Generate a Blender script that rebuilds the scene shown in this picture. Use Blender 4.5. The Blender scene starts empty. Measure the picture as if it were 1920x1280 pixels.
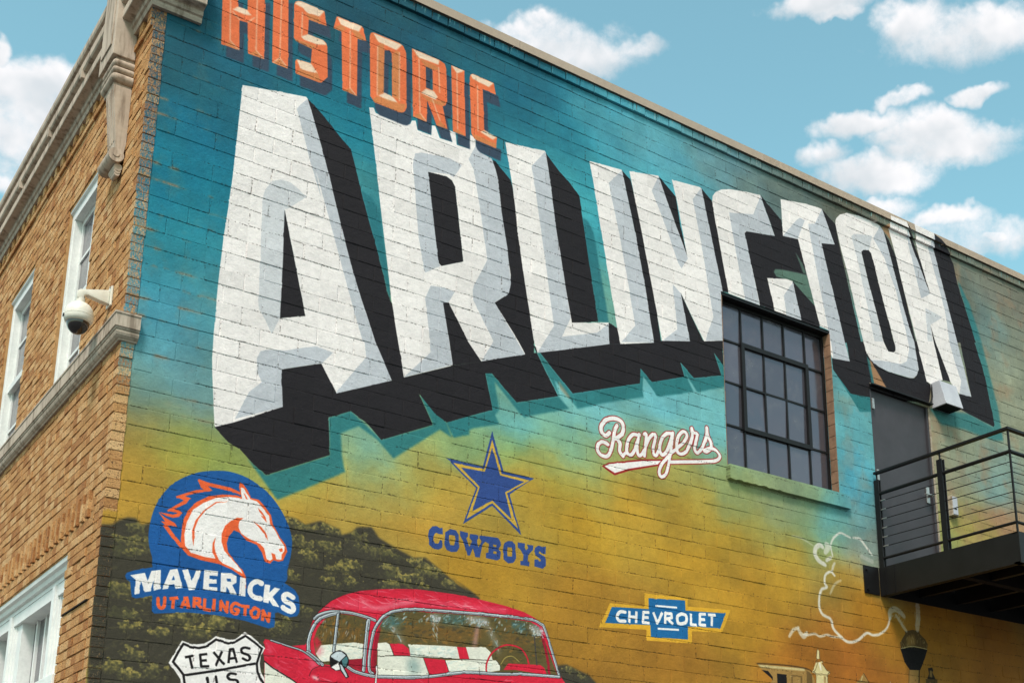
import bpy, bmesh, math, random
import numpy as np
from mathutils import Matrix, Vector
random.seed(7)
rng = np.random.default_rng(11)
scene = bpy.context.scene
COL = scene.collection

# ------------------------------------------------------------------ camera
# the camera stands at the origin, 1.6 m above the pavement (ground at z = -1.6)
GZ = -1.6
cam_d = bpy.data.cameras.new('camera')
cam = bpy.data.objects.new('camera', cam_d)
COL.objects.link(cam)
cam.matrix_world = Matrix(((0.800909, -0.156329, -0.578020, 0), (-0.598749, -0.219878, -0.770164, 0),
                           (-0.006695, 0.962920, -0.269704, 0), (0, 0, 0, 1)))
cam_d.sensor_width = 36
cam_d.lens = 44.168
cam_d.shift_x = -0.08171
cam_d.shift_y = 0.19919
cam_d.clip_end = 3000
scene.camera = cam

# ------------------------------------------------------------------ world, sun, exposure
SUN_EL, SUN_AZ = math.radians(54), math.radians(226)
SKY_STRENGTH = 0.14
SKY_TINT = (1.40, 1.88, 1.38, 1)
CLOUD_LIGHT, CLOUD_DARK = (6.0, 5.85, 5.9, 1), (4.2, 4.45, 4.65, 1)
sun_d = bpy.data.lights.new('sun', 'SUN')
sun_d.energy = 2.8
sun_d.angle = math.radians(14)
sun_d.color = (1.0, 0.81, 0.79)
sun = bpy.data.objects.new('sun', sun_d)
COL.objects.link(sun)
sdir = Vector((math.sin(SUN_AZ) * math.cos(SUN_EL), math.cos(SUN_AZ) * math.cos(SUN_EL), math.sin(SUN_EL)))
sun.rotation_euler = sdir.to_track_quat('Z', 'Y').to_euler()
scene.view_settings.view_transform = 'Standard'
scene.view_settings.look = 'None'
scene.view_settings.exposure = 0.34
scene.view_settings.gamma = 1.0
scene.view_settings.use_curve_mapping = False
scene.render.engine = 'CYCLES'
BACKDROP = [(2.3,6.2,25,83,100),(2.22,5.75,25,87,104),(2.56,5.44,19,101,124),(2.4,5.03,18,109,131),(2.33,4.49,35,124,142),(2.33,4.03,69,138,155),(2.36,3.72,81,147,164),(2.53,3.44,88,138,152),(2.3,3.23,92,131,133),(2.71,3.33,104,147,157),(3,6.23,26,92,112),(3.45,6.13,22,112,133),(3.84,5.85,31,120,138),(3.92,5.59,58,131,139),(3.98,6.97,26,78,95),(4.91,7.4,28,81,97),(5.2,6.76,28,97,116),(5.48,7.04,32,99,119),(5.78,6.77,40,120,138),(6.4,6.96,70,145,162),(6.08,6.39,56,147,162),(6.02,6.09,62,152,163),(7.05,6.92,92,158,173),(7.18,6.67,77,166,182),(7.76,7.07,104,145,152),(8.27,6.95,100,124,124),(8.91,7.11,95,110,106),(9.48,7.12,98,100,88),(12.04,6.63,110,133,128),(12.4,6.95,112,112,99),(12.53,6.42,130,136,119),(12.2,5.64,140,143,121),(11.55,6.77,102,107,95),(9.16,5.21,92,147,152),(9.52,4.7,93,155,162),(9.47,4.11,81,155,173),(9.6,3.79,106,149,152),(9.72,3.35,132,149,142),(11.29,4.78,135,140,119),(11.73,4.55,119,147,142),(11.96,4.08,166,129,95),(11.44,3.87,160,145,79),(11.05,3.68,140,145,88),(10.97,4.53,140,136,110),(6.07,4.12,106,175,185),(6.98,4.29,106,175,185),(7.5,4.25,110,175,180),(5.3,3.8,101,166,166),(4.05,3.34,123,170,152),(3.97,3.11,140,163,114),(4.79,3.46,130,163,114),(5.25,3.51,130,158,97),(5.78,3.67,119,166,142),(3.64,2.84,177,140,62),(4.06,2.96,177,145,66),(4.34,2.84,186,140,53),(4.8,3.28,171,143,65),(5.25,3.28,171,143,60),(5.78,3.38,169,145,53),(6.35,3.49,164,143,63),(6.96,3.61,153,145,77),(7.6,3.58,132,147,99),(8.3,3.71,132,148,114),(8.65,3.51,130,154,114),(9.12,3.7,97,161,162),(6.06,2.96,181,140,44),(7.25,2.91,177,134,42),(8.25,2.91,172,131,44),(8.49,3.26,166,140,57),(9.01,3.29,140,149,92),(9.37,3.08,167,131,53),(5.02,2.44,172,129,42),(6.06,2.27,163,118,40),(6.91,2,149,104,37),(7.88,2.5,172,127,40),(8.55,2.18,158,101,35),(9.29,2.15,153,94,35),(9.74,2.74,166,116,37),(11.42,2.37,149,95,35),(10.56,2.67,154,104,35),(6.05,1.73,140,98,37),(2.31,2.97,167,136,62),(2.53,2.94,149,149,62),(2.31,2.59,177,136,53),(2.83,2.92,140,149,66),(2.29,2.44,177,136,53),(2.33,3.08,166,138,69),(2.44,3.15,140,145,97),(3.03,2.84,140,154,88),(3.47,2.93,154,152,77),(2.29,3.29,97,136,142),(2.3,3.17,153,136,79),(2.44,3.22,121,136,99),(2.59,3.18,132,143,95),(2.26,2.8,173,134,55),(2.59,2.75,172,138,55),(3.48,2.69,179,138,51),(3.8,2.99,172,148,70),(4.61,3.13,177,142,55),(5.51,3.19,179,140,49),(6.64,3.25,177,138,48),(7.59,3.22,172,137,48),(8.07,3.43,153,143,72),(6.24,3.61,141,152,97),(5.51,3.51,141,154,95),(4.42,3.16,156,151,81),(7.27,3.37,169,141,55)]
BUSHES = [(3.45,2.59),(3.71,2.6),(3.5,2.46),(3.71,2.46),(3.95,2.58),(4.13,2.5),(4.23,2.49),(3.91,2.36),(3.83,2.32),(4.24,2.36),(4.49,2.44),(3.45,2.21),(3.75,2.21),(3.92,2.23),(4.22,2.25),(4.54,2.39),(4.5,2.28),(3.56,1.97),(3.45,1.88),(2.95,1.8),(3.58,2.37),(4,2.51),(4.34,2.3),(3.55,2.58),(3.37,1.83),(2.36,2.37),(2.25,2.29),(2.4,2.27),(2.35,2.21),(2.4,1.79),(2.67,1.8),(2.87,1.82),(2.37,1.71),(2.31,1.94),(2.41,1.54),(2.28,1.44),(2.38,1.4),(2.52,1.44),(2.83,1.73),(2.18,2.06),(2.44,1.92),(2.57,1.7),(4.61,2.41),(4.75,2.33),(5.89,1.78),(6,1.74),(4.47,2.34)]
CLOUDS = [((0.1272,0.8333,0.5381),(49.15,-15.72,11.8),(-14.35,-35.49,57.43),1),
 ((0.15,0.8239,0.5466),(31.82,-11.14,7.14),(-14.88,-35.51,56.7),1),
 ((0.1466,0.8371,0.5271),(25.18,-8.5,5.55),(-11.59,-27.52,45.97),1),
 ((0.1294,0.8472,0.5152),(32.65,-10.15,7.52),(-11.63,-28.19,48.31),1),
 ((0.1192,0.8238,0.5543),(138.17,-44.07,34.87),(-25.54,-64.72,100.77),0.95),
 ((0.1353,0.8652,0.4827),(61.59,-17.81,13.62),(-22.06,-51.1,96.74),0.99),
 ((0.4377,0.6586,0.6121),(25.75,-18.25,0.41),(-20.19,-29.42,45.28),1),
 ((0.4641,0.6482,0.6037),(18.09,-13.56,-0.17),(-16.28,-22.81,36.17),1),
 ((0.4255,0.6616,0.6175),(44.77,-30.79,1.33),(-43.77,-64.89,98.88),0.89),
 ((0.4842,0.6389,0.5978),(23.82,-18.34,-0.52),(-24.32,-33.09,54.23),1),
 ((0.5026,0.6206,0.6019),(39.34,-31.26,-1.45),(-38.51,-50.57,83.48),1),
 ((0.4381,0.6488,0.6221),(62.24,-43.9,1.16),(-70.56,-101.98,155.24),0.62),
 ((0.5904,0.5173,0.6195),(19.62,-19.44,-3.27),(-46.09,-50.19,85.03),1),
 ((0.6053,0.5083,0.6126),(43.57,-43.76,-7.55),(-85,-90.7,158.44),0.62),
 ((0.6483,0.4726,0.5969),(25.76,-28.65,-6.13),(-24.5,-24.33,45.04),1),
 ((0.6696,0.4552,0.5869),(13.57,-16.13,-3.82),(-21.22,-20.39,39.17),1),
 ((0.6863,0.4292,0.5872),(17.2,-21.25,-5.42),(-25.4,-23.42,45.97),1),
 ((0.6406,0.4831,0.5968),(57.51,-62,-12.38),(-46.01,-46.57,86.25),1),
 ((0.6617,0.501,0.5578),(37.23,-41.33,-7.95),(-71.18,-73.31,149.38),0.65),
 ((0.6954,0.461,0.5513),(38.08,-46.15,-10.36),(-73.82,-71.45,151.95),0.65),
 ((0.6477,0.5287,0.5486),(20.94,-22.52,-3.93),(-39.03,-41.84,85.5),1),
 ((0.6824,0.4991,0.5341),(17.92,-20.99,-4.21),(-23.35,-23.84,51.17),1),
 ((0.7088,0.4679,0.5278),(27.17,-33.82,-7.45),(-34.88,-34.06,76.08),1),
 ((0.6346,0.5574,0.5353),(37.79,-38.47,-5.67),(-36.55,-40.84,84.94),1),
 ((0.6662,0.5373,0.5173),(14.59,-16.29,-2.84),(-24.75,-26.7,58.64),1),
 ((0.6508,0.552,0.5213),(28.38,-29.96,-4.67),(-29.06,-32.07,69.27),1),
 ((0.685,0.5209,0.5093),(30.34,-34.73,-6.26),(-36.02,-37.97,86.31),1),
 ((0.7089,0.513,0.484),(19.68,-23.93,-4.49),(-40.35,-42.21,102.81),0.89),
 ((0.6771,0.5434,0.4963),(21.71,-24.28,-4.03),(-44.06,-47.98,111.64),0.82),
 ((0.7366,0.4916,0.4644),(45.08,-57.89,-11.3),(-66.37,-68.04,176.22),0.59),
 ((0.7009,0.4861,0.522),(16.62,-20.38,-4.3),(-40.26,-40.39,90.72),0.99),
 ((0.7205,0.5115,0.4681),(9.63,-12.34,-2.4),(-21.56,-22.55,56.76),0.34),
 ((0.6813,0.5481,0.4852),(16.76,-18.97,-3.13),(-28.58,-31.3,74.47),0.28),
 ((0.15,0.8535,0.4991),(21.69,-7.07,4.56),(-9.61,-22.24,39.91),0.34)]

class NT:
    """small helper for node trees"""
    def __init__(s, tree):
        s.t = tree; s.n = tree.nodes; s.l = tree.links
    def add(s, kind, **kw):
        n = s.n.new(kind)
        for k, v in kw.items():
            setattr(n, k, v)
        return n
    def put(s, sock, v):
        if isinstance(v, bpy.types.NodeSocket): s.l.new(v, sock)
        elif v is not None: sock.default_value = v
    def math(s, op, a, b=None, c=None, clamp=False):
        n = s.add('ShaderNodeMath', operation=op, use_clamp=clamp)
        for i, v in enumerate((a, b, c)):
            s.put(n.inputs[i], v)
        return n.outputs[0]
    def vec(s, op, a, b=None, scale=None):
        n = s.add('ShaderNodeVectorMath', operation=op)
        s.put(n.inputs[0], a); s.put(n.inputs[1], b)
        if scale is not None: s.put(n.inputs['Scale'], scale)
        return n.outputs['Value'] if op in ('DOT_PRODUCT', 'LENGTH', 'DISTANCE') else n.outputs['Vector']
    def noise(s, v, scale, detail=4, rough=.55, dist=0., dims='3D'):
        n = s.add('ShaderNodeTexNoise', noise_dimensions=dims)
        s.put(n.inputs['Vector'], v); n.inputs['Scale'].default_value = scale
        n.inputs['Detail'].default_value = detail; n.inputs['Roughness'].default_value = rough
        n.inputs['Distortion'].default_value = dist
        return n.outputs['Fac'], n.outputs['Color']
    def ramp(s, f, stops):
        n = s.add('ShaderNodeValToRGB')
        e = n.color_ramp.elements
        while len(e) < len(stops): e.new(.5)
        for i, (p, c) in enumerate(stops):
            e[i].position = p
            e[i].color = c if len(c) == 4 else tuple(c) + (1,)
        s.put(n.inputs['Fac'], f)
        return n.outputs['Color']
    def mix(s, f, a, b, mode='MIX'):
        n = s.add('ShaderNodeMix', data_type='RGBA', blend_type=mode)
        s.put(n.inputs[0], f); s.put(n.inputs[6], a); s.put(n.inputs[7], b)
        return n.outputs[2]
    def maprange(s, v, a, b, c=0., d=1., smooth=True):
        n = s.add('ShaderNodeMapRange', interpolation_type='SMOOTHSTEP' if smooth else 'LINEAR')
        s.put(n.inputs[0], v)
        for i, x in enumerate((a, b, c, d)): n.inputs[i + 1].default_value = x
        return n.outputs[0]

def build_world():
    w = bpy.data.worlds.new('World'); scene.world = w; w.use_nodes = True
    w.cycles.sampling_method = 'MANUAL'; w.cycles.sample_map_resolution = 256
    T = NT(w.node_tree); T.n.clear()
    out = T.add('ShaderNodeOutputWorld'); bg = T.add('ShaderNodeBackground')
    bg.inputs['Strength'].default_value = SKY_STRENGTH
    sky = T.add('ShaderNodeTexSky', sky_type='NISHITA')
    sky.sun_disc = False
    sky.sun_elevation = SUN_EL; sky.sun_rotation = SUN_AZ
    sky.air_density = 1.0; sky.dust_density = 1.8; sky.ozone_density = 1.0
    base = T.mix(1., sky.outputs[0], SKY_TINT, 'MULTIPLY')
    d = T.add('ShaderNodeTexCoord').outputs['Generated']
    # puffy edges: the direction is warped by noise before the cloud shapes are read
    n1c = T.noise(d, 9, 3, .6)[1]; n2c = T.noise(d, 34, 3, .62)[1]
    w1 = T.vec('SCALE', T.vec('SUBTRACT', n1c, (.5, .5, .5)), scale=.030)
    w2 = T.vec('SCALE', T.vec('SUBTRACT', n2c, (.5, .5, .5)), scale=.024)
    dw = T.vec('ADD', d, T.vec('ADD', w1, w2))
    dens = None; num = None; den = None
    for c, u, v, wgt in CLOUDS:
        q = T.vec('SUBTRACT', dw, c)
        a = T.vec('DOT_PRODUCT', q, u); b = T.vec('DOT_PRODUCT', q, v)
        # flatter towards the base
        r2 = T.math('MULTIPLY_ADD', a, a, T.math('MULTIPLY', b, b))
        k = T.math('MINIMUM', T.math('MULTIPLY', T.math('SUBTRACT', 1.25, r2), .8), wgt)
        kp = T.math('MAXIMUM', k, 0.); nb = T.math('MULTIPLY', kp, b)
        num = nb if num is None else T.math('ADD', num, nb); den = kp if den is None else T.math('ADD', den, kp)
        dens = k if dens is None else T.math('SMOOTH_MAX', dens, k, .25)
    # the same kind of clouds over the rest of the sky
    sep = T.add('ShaderNodeSeparateXYZ'); T.put(sep.inputs[0], d)
    zz = T.math('MAXIMUM', sep.outputs[2], .12)
    pl = T.vec('DIVIDE', d, None); dv = pl.node
    cmb = T.add('ShaderNodeCombineXYZ'); [T.put(cmb.inputs[i], zz) for i in range(3)]
    T.l.new(cmb.outputs[0], dv.inputs[1])
    gen = T.math('MULTIPLY_ADD', T.noise(pl, 1.3, 5, .58)[0], 4.2, -1.75)
    away = T.maprange(T.vec('DOT_PRODUCT', d, (.50, .68, .53)), .93, .74)
    gen = T.math('MINIMUM', T.math('MULTIPLY_ADD', away, 2., -1.4), gen)
    dens = T.math('MAXIMUM', dens, gen)
    fine = T.noise(d, 17, 7, .68)[0]
    dens2 = T.math('ADD', dens, T.math('MULTIPLY_ADD', fine, 2.9, -1.5))
    mask = T.maprange(dens2, -.30, 1.0)
    up = T.noise(T.vec('ADD', d, (0, 0, .03)), 11, 4, .55)[0]
    lit = T.math('SUBTRACT', T.noise(d, 11, 4, .55)[0], up)
    bv = T.math('DIVIDE', num, T.math('ADD', den, .05))
    lit = T.maprange(T.math('MULTIPLY_ADD', bv, .30, T.math('MULTIPLY_ADD', lit, 2.6, .42)), .0, .75)
    cc = T.mix(lit, CLOUD_DARK, CLOUD_LIGHT)
    colr = T.mix(T.math('MULTIPLY', mask, .96), base, cc)
    T.l.new(colr, bg.inputs['Color']); T.l.new(bg.outputs[0], out.inputs[0])
build_world()
MURAL = [
('P','hill',1,0.012,0,[[2.151,1.138,2.098,2.168,2.117,2.36,2.196,2.372,2.244,2.414,2.293,2.439,2.345,2.441,2.384,2.402,2.435,2.424,2.595,2.434,3.148,2.568,3.387,2.64,3.464,2.634,3.537,2.601,3.648,2.651,3.734,2.63,3.809,2.613,3.822,2.574,3.906,2.609,3.946,2.657,4.066,2.677,4.124,2.604,4.249,2.552,4.422,2.495,4.525,2.512,4.656,2.436,4.812,2.343,4.921,2.305,4.715,2.413,4.872,2.34,5.019,2.265,4.92,1.359]]),
('P','hill',1,0.012,0,[[5.631,1.415,5.733,1.8,5.852,1.823,5.959,1.79,6.08,1.758,6.175,1.678,6.324,1.471]]),
('D',('dab1', 'dab2', 'dab3'),1400,0.05,0.018,15,0.3,[2.151,1.138,2.098,2.168,2.117,2.36,2.196,2.372,2.244,2.414,2.293,2.439,2.345,2.441,2.384,2.402,2.435,2.424,2.595,2.434,3.148,2.568,3.387,2.64,3.464,2.634,3.537,2.601,3.648,2.651,3.734,2.63,3.809,2.613,3.822,2.574,3.906,2.609,3.946,2.657,4.066,2.677,4.124,2.604,4.249,2.552,4.422,2.495,4.525,2.512,4.656,2.436,4.812,2.343,4.921,2.305,4.715,2.413,4.872,2.34,5.019,2.265,4.92,1.359]),
('BUSH',),
('P','teal',0.95,0.008,0,[[3.068,3.018,3.218,2.918,3.694,3.169,3.672,3.46,3.847,3.554,4.113,3.381,4.554,3.601,4.42,3.84,4.679,3.652,4.731,3.533,4.621,3.577,4.221,3.25,4.079,3.374,3.919,3.447,3.775,3.356,3.795,3.191,3.826,3.06,3.315,2.749]]),
('P','teal',0.95,0.008,0,[[4.679,3.652,4.887,3.757,4.891,3.591,4.744,3.536]]),
('P','teal',0.95,0.012,0,[[4.679,3.652,5.107,3.86,5.174,3.747,4.927,3.656,4.75,3.54]]),
('P','teal',0.95,0.008,0,[[5.01,4.243,5.341,3.981,5.429,3.862,5.362,3.896,5.122,4.112,5.172,3.864,5.115,3.803]]),
('P','teal',0.95,0.008,0,[[5.321,3.97,5.762,4.136,5.878,4.047,5.455,3.882,5.422,3.86]]),
('P','teal',0.9,0.008,0,[[5.483,4.563,5.917,4.198,5.973,4.069,5.853,4.17,5.727,4.275,5.783,4.117]]),
('P','teal',0.95,0.008,0,[[5.91,4.197,6.669,4.482,6.71,4.355,6.272,4.196,5.969,4.067]]),
('P','teal',0.95,0.006,0,[[6.68,4.628,6.81,4.527,6.873,4.402,6.709,4.56,6.694,4.355,6.661,4.457]]),
('P','teal',0.95,0.008,0,[[6.81,4.527,7.183,4.667,7.178,4.505,6.873,4.402]]),
('P','teal',0.95,0.008,0,[[6.794,4.519,7.2,4.678,7.155,4.81,7.324,4.696,7.675,4.812,7.59,5.025,7.718,4.926,7.715,4.704,7.364,4.561,7.217,4.716,7.314,4.554,6.867,4.401]]),
('P','teal',0.95,0.006,0,[[9.264,5.281,9.514,5.076,9.85,5.117,9.828,4.94,9.645,4.897]]),
('P','teal',0.85,0.02,0,[[11.534,7.007,11.746,6.274,11.891,6.314,11.725,6.751,11.578,6.959]]),
('P','teal',0.8,0.02,0,[[11.746,6.274,11.891,6.314,11.971,5.993,12.09,5.514,12.131,5.114,11.962,5.077,11.665,5.083,11.424,5.094,10.994,5.062,10.805,5.212,11.501,5.31,11.962,5.251]]),
('P','tealdk',0.9,0.008,0,[[3.846,5.429,3.947,5.399,4.018,5.274,4.14,4.641,4.138,4.542,4.022,4.908]]),
('P','tealdk',0.85,0.008,0,[[6.029,5.943,6.1,5.92,6.16,5.811,6.29,5.156,6.318,4.98,6.198,4.952,6.083,5.584]]),
('P','black',1,0,0,[[3.352,6.067,3.498,5.961,3.661,5.817,3.738,5.765,3.758,5.701,3.805,5.555,3.877,5.321,4.022,4.908,4.118,4.6,4.156,4.53,4.262,4.237,4.298,3.919,4.16,3.885,3.535,4.661]]),
('P','black',1,0,0,[[5.065,6.165,5.091,6.165,5.253,6.038,5.275,5.967,5.445,5.034,5.511,4.565,5.506,4.281,4.979,4.147,5.122,4.863,5.135,5.674]]),
('P','black',1,0,0,[[5.611,6.46,5.626,6.449,5.766,6.325,5.891,6.241,5.996,6.149,6.04,5.879,6.198,4.959,5.911,4.858,5.782,5.135,5.635,6.007]]),
('P','black',1,0,0,[[6.318,4.98,6.427,4.951,6.475,4.813,6.308,4.768]]),
('P','black',1,0,0,[[6.495,6.596,6.598,6.532,6.644,6.366,6.836,5.59,6.932,4.951,6.836,4.924,6.637,6.012]]),
('P','black',1,0,0,[[6.951,6.7,7.157,6.556,7.203,6.274,7.29,5.944,7.243,5.972,7.062,6.37]]),
('P','black',1,0,0,[[7.179,5.549,7.465,5.095,7.278,5.045]]),
('P','black',1,0,0,[[7.488,6.774,7.638,6.672,7.721,6.214,7.819,5.727,7.716,5.711,7.583,6.301]]),
('P','black',1,0,0,[[8.322,6.983,8.608,6.792,8.626,6.619,8.855,6.656,9.102,5.706,8.239,5.713,8.06,6.491,8.502,6.574]]),
('P','patch',0.9,0.006,0,[[8.462,6.153,8.483,6.19,8.551,6.211,8.956,6.273,8.979,6.175,9.077,5.897,8.739,6.125,8.488,6.108]]),
('P','patch',0.7,0.006,0,[[8.793,6.488,8.885,6.393,8.947,6.281,8.896,6.273]]),
('P','black',1,0,0,[[8.729,6.129,9.079,5.921,9.103,5.714,8.817,5.716]]),
('P','black',1,0,0,[[9.246,7.147,9.449,7.031,9.48,6.823,9.738,5.712,9.461,5.637,9.202,6.723,9.413,6.777]]),
('P','black',1,0,0,[[9.843,6.828,9.879,6.864,9.969,6.893,10.01,6.865,10.05,6.714,10.162,6.292,10.282,5.86,10.102,5.811,9.897,6.601]]),
('P','black',1,0,0,[[10.194,7.267,10.327,7.135,10.433,6.951,10.665,5.964,10.595,5.945,10.485,6.387,10.305,7.027]]),
('P','tanwedge',0.8,0.006,0,[[10.215,7.249,10.349,7.345,10.363,7.147,10.299,7.193]]),
('P','black',1,0,0,[[10.624,7.442,10.707,7.346,10.854,7.086,10.997,6.658,10.941,6.723,10.774,7.112]]),
('P','black',1,0,0,[[11.096,7.454,11.242,7.42,11.38,7.342,11.485,7.201,11.527,6.952,11.783,6.267,11.423,6.17,11.127,7.278]]),
('P','black',1,0,0,[[10.951,6.265,11.02,6.06,10.965,6.045]]),
('P','black',1,0,0,[[9.504,5.664,9.783,5.74,9.822,5.595,9.891,5.535,10.016,5.497,10.143,5.479,10.498,5.494,10.591,5.518,10.673,5.634,10.714,5.994,10.809,5.532,10.875,5.5,10.815,5.294,10.778,5.269,9.828,5.104,9.679,5.086,9.513,5.073,9.263,5.278,9.258,5.408,9.53,5.441]]),
('P','black',1,0,0,[[10.632,5.971,10.738,6,10.798,5.53,10.674,5.451,10.563,5.471,10.673,5.634]]),
('P','black',1,0,0,[[10.103,5.827,10.151,5.761,10.18,5.729,10.258,5.739,10.301,5.769,10.3,5.817,10.284,5.876]]),
('P','black',1,0,0,[[10.979,6.065,11.023,6.077,11.236,5.631,11.088,5.618]]),
('P','black',1,0,0,[[11.476,6.201,11.746,6.274,11.866,5.965,11.919,5.725,11.992,5.283,11.975,5.254,11.501,5.307,11.22,5.358,11.386,5.528,11.594,5.538]]),
('P','tanwedge',0.9,0.006,0,[[9.818,5.547,9.88,5.532,10.105,5.276,9.906,5.261]]),
('P','teal',0.8,0.006,0,[[9.806,5.575,9.858,5.527,9.906,5.253,9.864,5.258]]),
('P','black',1,0,0,[[2.82,3.194,3.309,3.46,3.275,3.745,3.595,3.876,3.726,3.666,4.177,3.887,4.286,3.937,4.727,4.152,4.727,4.152,4.99,4.256,5.423,4.436,5.546,4.481,6.323,4.772,6.452,4.807,6.836,4.924,6.941,4.973,7.71,5.19,7.706,4.923,7.59,5.025,7.675,4.812,7.324,4.696,7.155,4.81,7.2,4.678,6.81,4.527,6.81,4.527,6.68,4.628,6.669,4.479,5.917,4.198,5.483,4.563,5.762,4.136,5.341,3.978,5.009,4.246,5.107,3.858,4.673,3.648,4.679,3.653,4.568,3.7,4.42,3.836,4.554,3.601,4.113,3.379,3.995,3.48,3.847,3.552,3.669,3.459,3.678,3.366,3.697,3.17,3.218,2.918,3.12,2.979,3.015,3.067,2.935,3.1]]),
('P','black',1,0,0,[[4.61,4.68,4.67,4.7,4.99,4.255,4.719,4.15]]),
('P','tanwedge',0.5,0.01,0,[[5.762,4.284,5.895,4.156,5.867,4.143,5.783,4.203]]),
('P','white',1,0,0,[[2.826,5.965,3.101,6.027,3.339,6.077,3.352,6.065,3.407,5.916,3.498,5.664,3.569,5.45,3.611,5.306,3.555,5.501,3.61,5.321,3.692,5.057,3.799,4.733,3.891,4.497,3.994,4.254,4.026,4.173,4.177,3.887,3.726,3.666,3.59,3.875,3.275,3.745,3.309,3.46,2.962,3.261,2.826,3.195,2.819,3.206,2.774,3.586,2.764,3.698,2.761,3.911,2.764,4.333,2.777,4.681,2.793,4.906,2.808,5.223],[3.224,5.045,3.441,4.221,3.244,4.148]]),
('P','black',1,0,0,[[3.224,5.045,3.441,4.221,3.244,4.148]]),
('P','grey',1,0,0,[[3.352,6.065,3.286,5.974,3.268,5.94,3.334,5.743,3.405,5.522,3.513,5.245,3.456,5.464,3.602,5.049,3.762,4.584,3.919,4.144,3.936,4.142,3.955,4.021,3.733,3.693,3.72,3.663,4.183,3.885,4.026,4.173,3.994,4.254,3.891,4.497,3.799,4.733,3.692,5.057,3.61,5.321,3.555,5.501,3.569,5.45,3.498,5.664,3.407,5.916]]),
('P','grey2',1,0,0,[[3.047,5.073,3.058,5.145,3.109,5.244,3.182,5.284,3.257,5.286,3.336,5.245,3.393,5.208,3.25,5.06,3.224,5.045,3.237,4.589,3.244,4.148,3.191,4.005,3.128,4.11,3.082,4.172,3.072,4.255,3.06,4.643]]),
('P','grey',1,0,0,[[3.089,3.781,3.113,3.847,3.163,3.872,3.312,3.906,3.451,3.967,3.545,4.001,3.68,3.986,3.595,3.877,3.281,3.748,3.311,3.46,2.962,3.286,3.051,3.514,3.14,3.612,3.108,3.668]]),
('P','white',1,0,0,[[3.879,6.202,3.919,6.215,3.939,6.175,4.039,6.168,4.224,6.177,4.26,6.205,4.269,6.237,4.306,6.252,4.328,6.17,4.456,6.171,4.46,6.266,4.491,6.279,4.538,6.176,4.661,6.184,4.624,6.288,4.691,6.285,4.704,6.176,4.827,6.185,4.834,6.327,4.885,6.313,4.896,6.238,4.953,6.191,5.055,6.176,5.097,6.089,5.123,6.006,5.162,5.709,5.236,5.298,5.266,5.131,5.261,5.003,5.215,4.915,5.11,4.822,5.354,4.535,5.423,4.436,4.99,4.256,4.859,4.4,4.668,4.692,4.612,4.675,4.684,4.352,4.723,4.151,4.286,3.937,4.222,4.226,4.148,4.574,4.029,5.29,3.971,5.656],[4.438,5.817,4.616,5.839,4.668,5.82,4.698,5.774,4.796,5.108,4.784,5.098,4.59,4.999,4.558,5.02]]),
('P','black',1,0,0,[[4.438,5.817,4.616,5.839,4.668,5.82,4.698,5.774,4.796,5.108,4.784,5.098,4.59,4.999,4.558,5.02]]),
('P','grey',1,0,0,[[4.891,6.237,4.825,6.084,4.876,6.006,4.932,5.766,4.88,5.995,4.962,5.576,5.03,5.195,4.998,5.122,4.911,4.934,4.893,4.868,4.901,4.785,5.103,4.466,5.103,4.465,4.99,4.258,5.419,4.431,5.11,4.826,5.246,4.943,5.268,5.046,5.233,5.348,5.162,5.709,5.123,6.006,5.097,6.089,5.055,6.176,4.953,6.191]]),
('P','grey',1,0,0,[[4.293,5.826,4.3,5.885,4.317,5.943,4.372,5.974,4.639,6.023,4.762,6.002,4.683,5.858,4.634,5.868,4.434,5.818,4.438,5.817,4.564,5.01,4.583,4.997,4.444,4.893,4.431,4.919,4.372,5.19,4.301,5.779]]),
('P','grey',1,0,0,[[4.497,4.793,4.451,4.668,4.491,4.419,4.514,4.209,4.285,3.938,4.721,4.156,4.616,4.674,4.667,4.696,4.723,4.805,4.625,4.813]]),
('P','white',1,0,0,[[5.191,6.391,5.611,6.469,5.624,6.459,5.656,6.284,5.737,5.749,5.839,5.205,5.911,4.865,6.318,4.98,6.323,4.772,5.546,4.479,5.511,4.577,5.424,5.028,5.343,5.487,5.275,5.977]]),
('P','grey',1,0,0,[[5.62,6.462,5.472,6.259,5.489,6.155,5.483,6.219,5.609,5.47,5.718,4.779,5.546,4.479,6.323,4.772,6.318,4.973,6.189,4.846,5.803,4.701,5.897,4.905,5.839,5.205,5.737,5.749,5.656,6.284]]),
('P','white',1,0,0,[[6.112,6.551,6.487,6.601,6.495,6.596,6.637,6.012,6.753,5.455,6.844,4.94,6.836,4.924,6.452,4.807,6.416,4.955,6.316,5.484,6.215,6.02,6.134,6.462]]),
('P','grey',1,0,0,[[6.495,6.596,6.335,6.403,6.431,6.012,6.533,5.524,6.626,5.04,6.463,4.83,6.844,4.927,6.753,5.455,6.637,6.012]]),
('P','white',1,0,0,[[6.584,6.622,6.938,6.703,6.946,6.699,7.08,6.391,7.285,5.957,7.161,6.55,7.115,6.727,7.479,6.775,7.504,6.732,7.601,6.307,7.734,5.723,7.718,5.185,7.466,5.109,7.187,5.538,7.287,5.061,6.941,4.973,6.848,5.429,6.703,6.104]]),
('P','grey',1,0,0,[[6.946,6.699,6.858,6.515,7.055,6.11,7.164,5.847,7.204,5.796,7.293,5.931,7.08,6.391]]),
('P','grey',1,0,0,[[7.497,6.774,7.377,6.605,7.487,6.079,7.598,5.398,7.483,5.121,7.718,5.185,7.734,5.723,7.601,6.307]]),
('P','grey',1,0,0,[[7.089,5.599,7.133,5.142,6.946,4.974,7.287,5.061,7.187,5.531]]),
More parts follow.
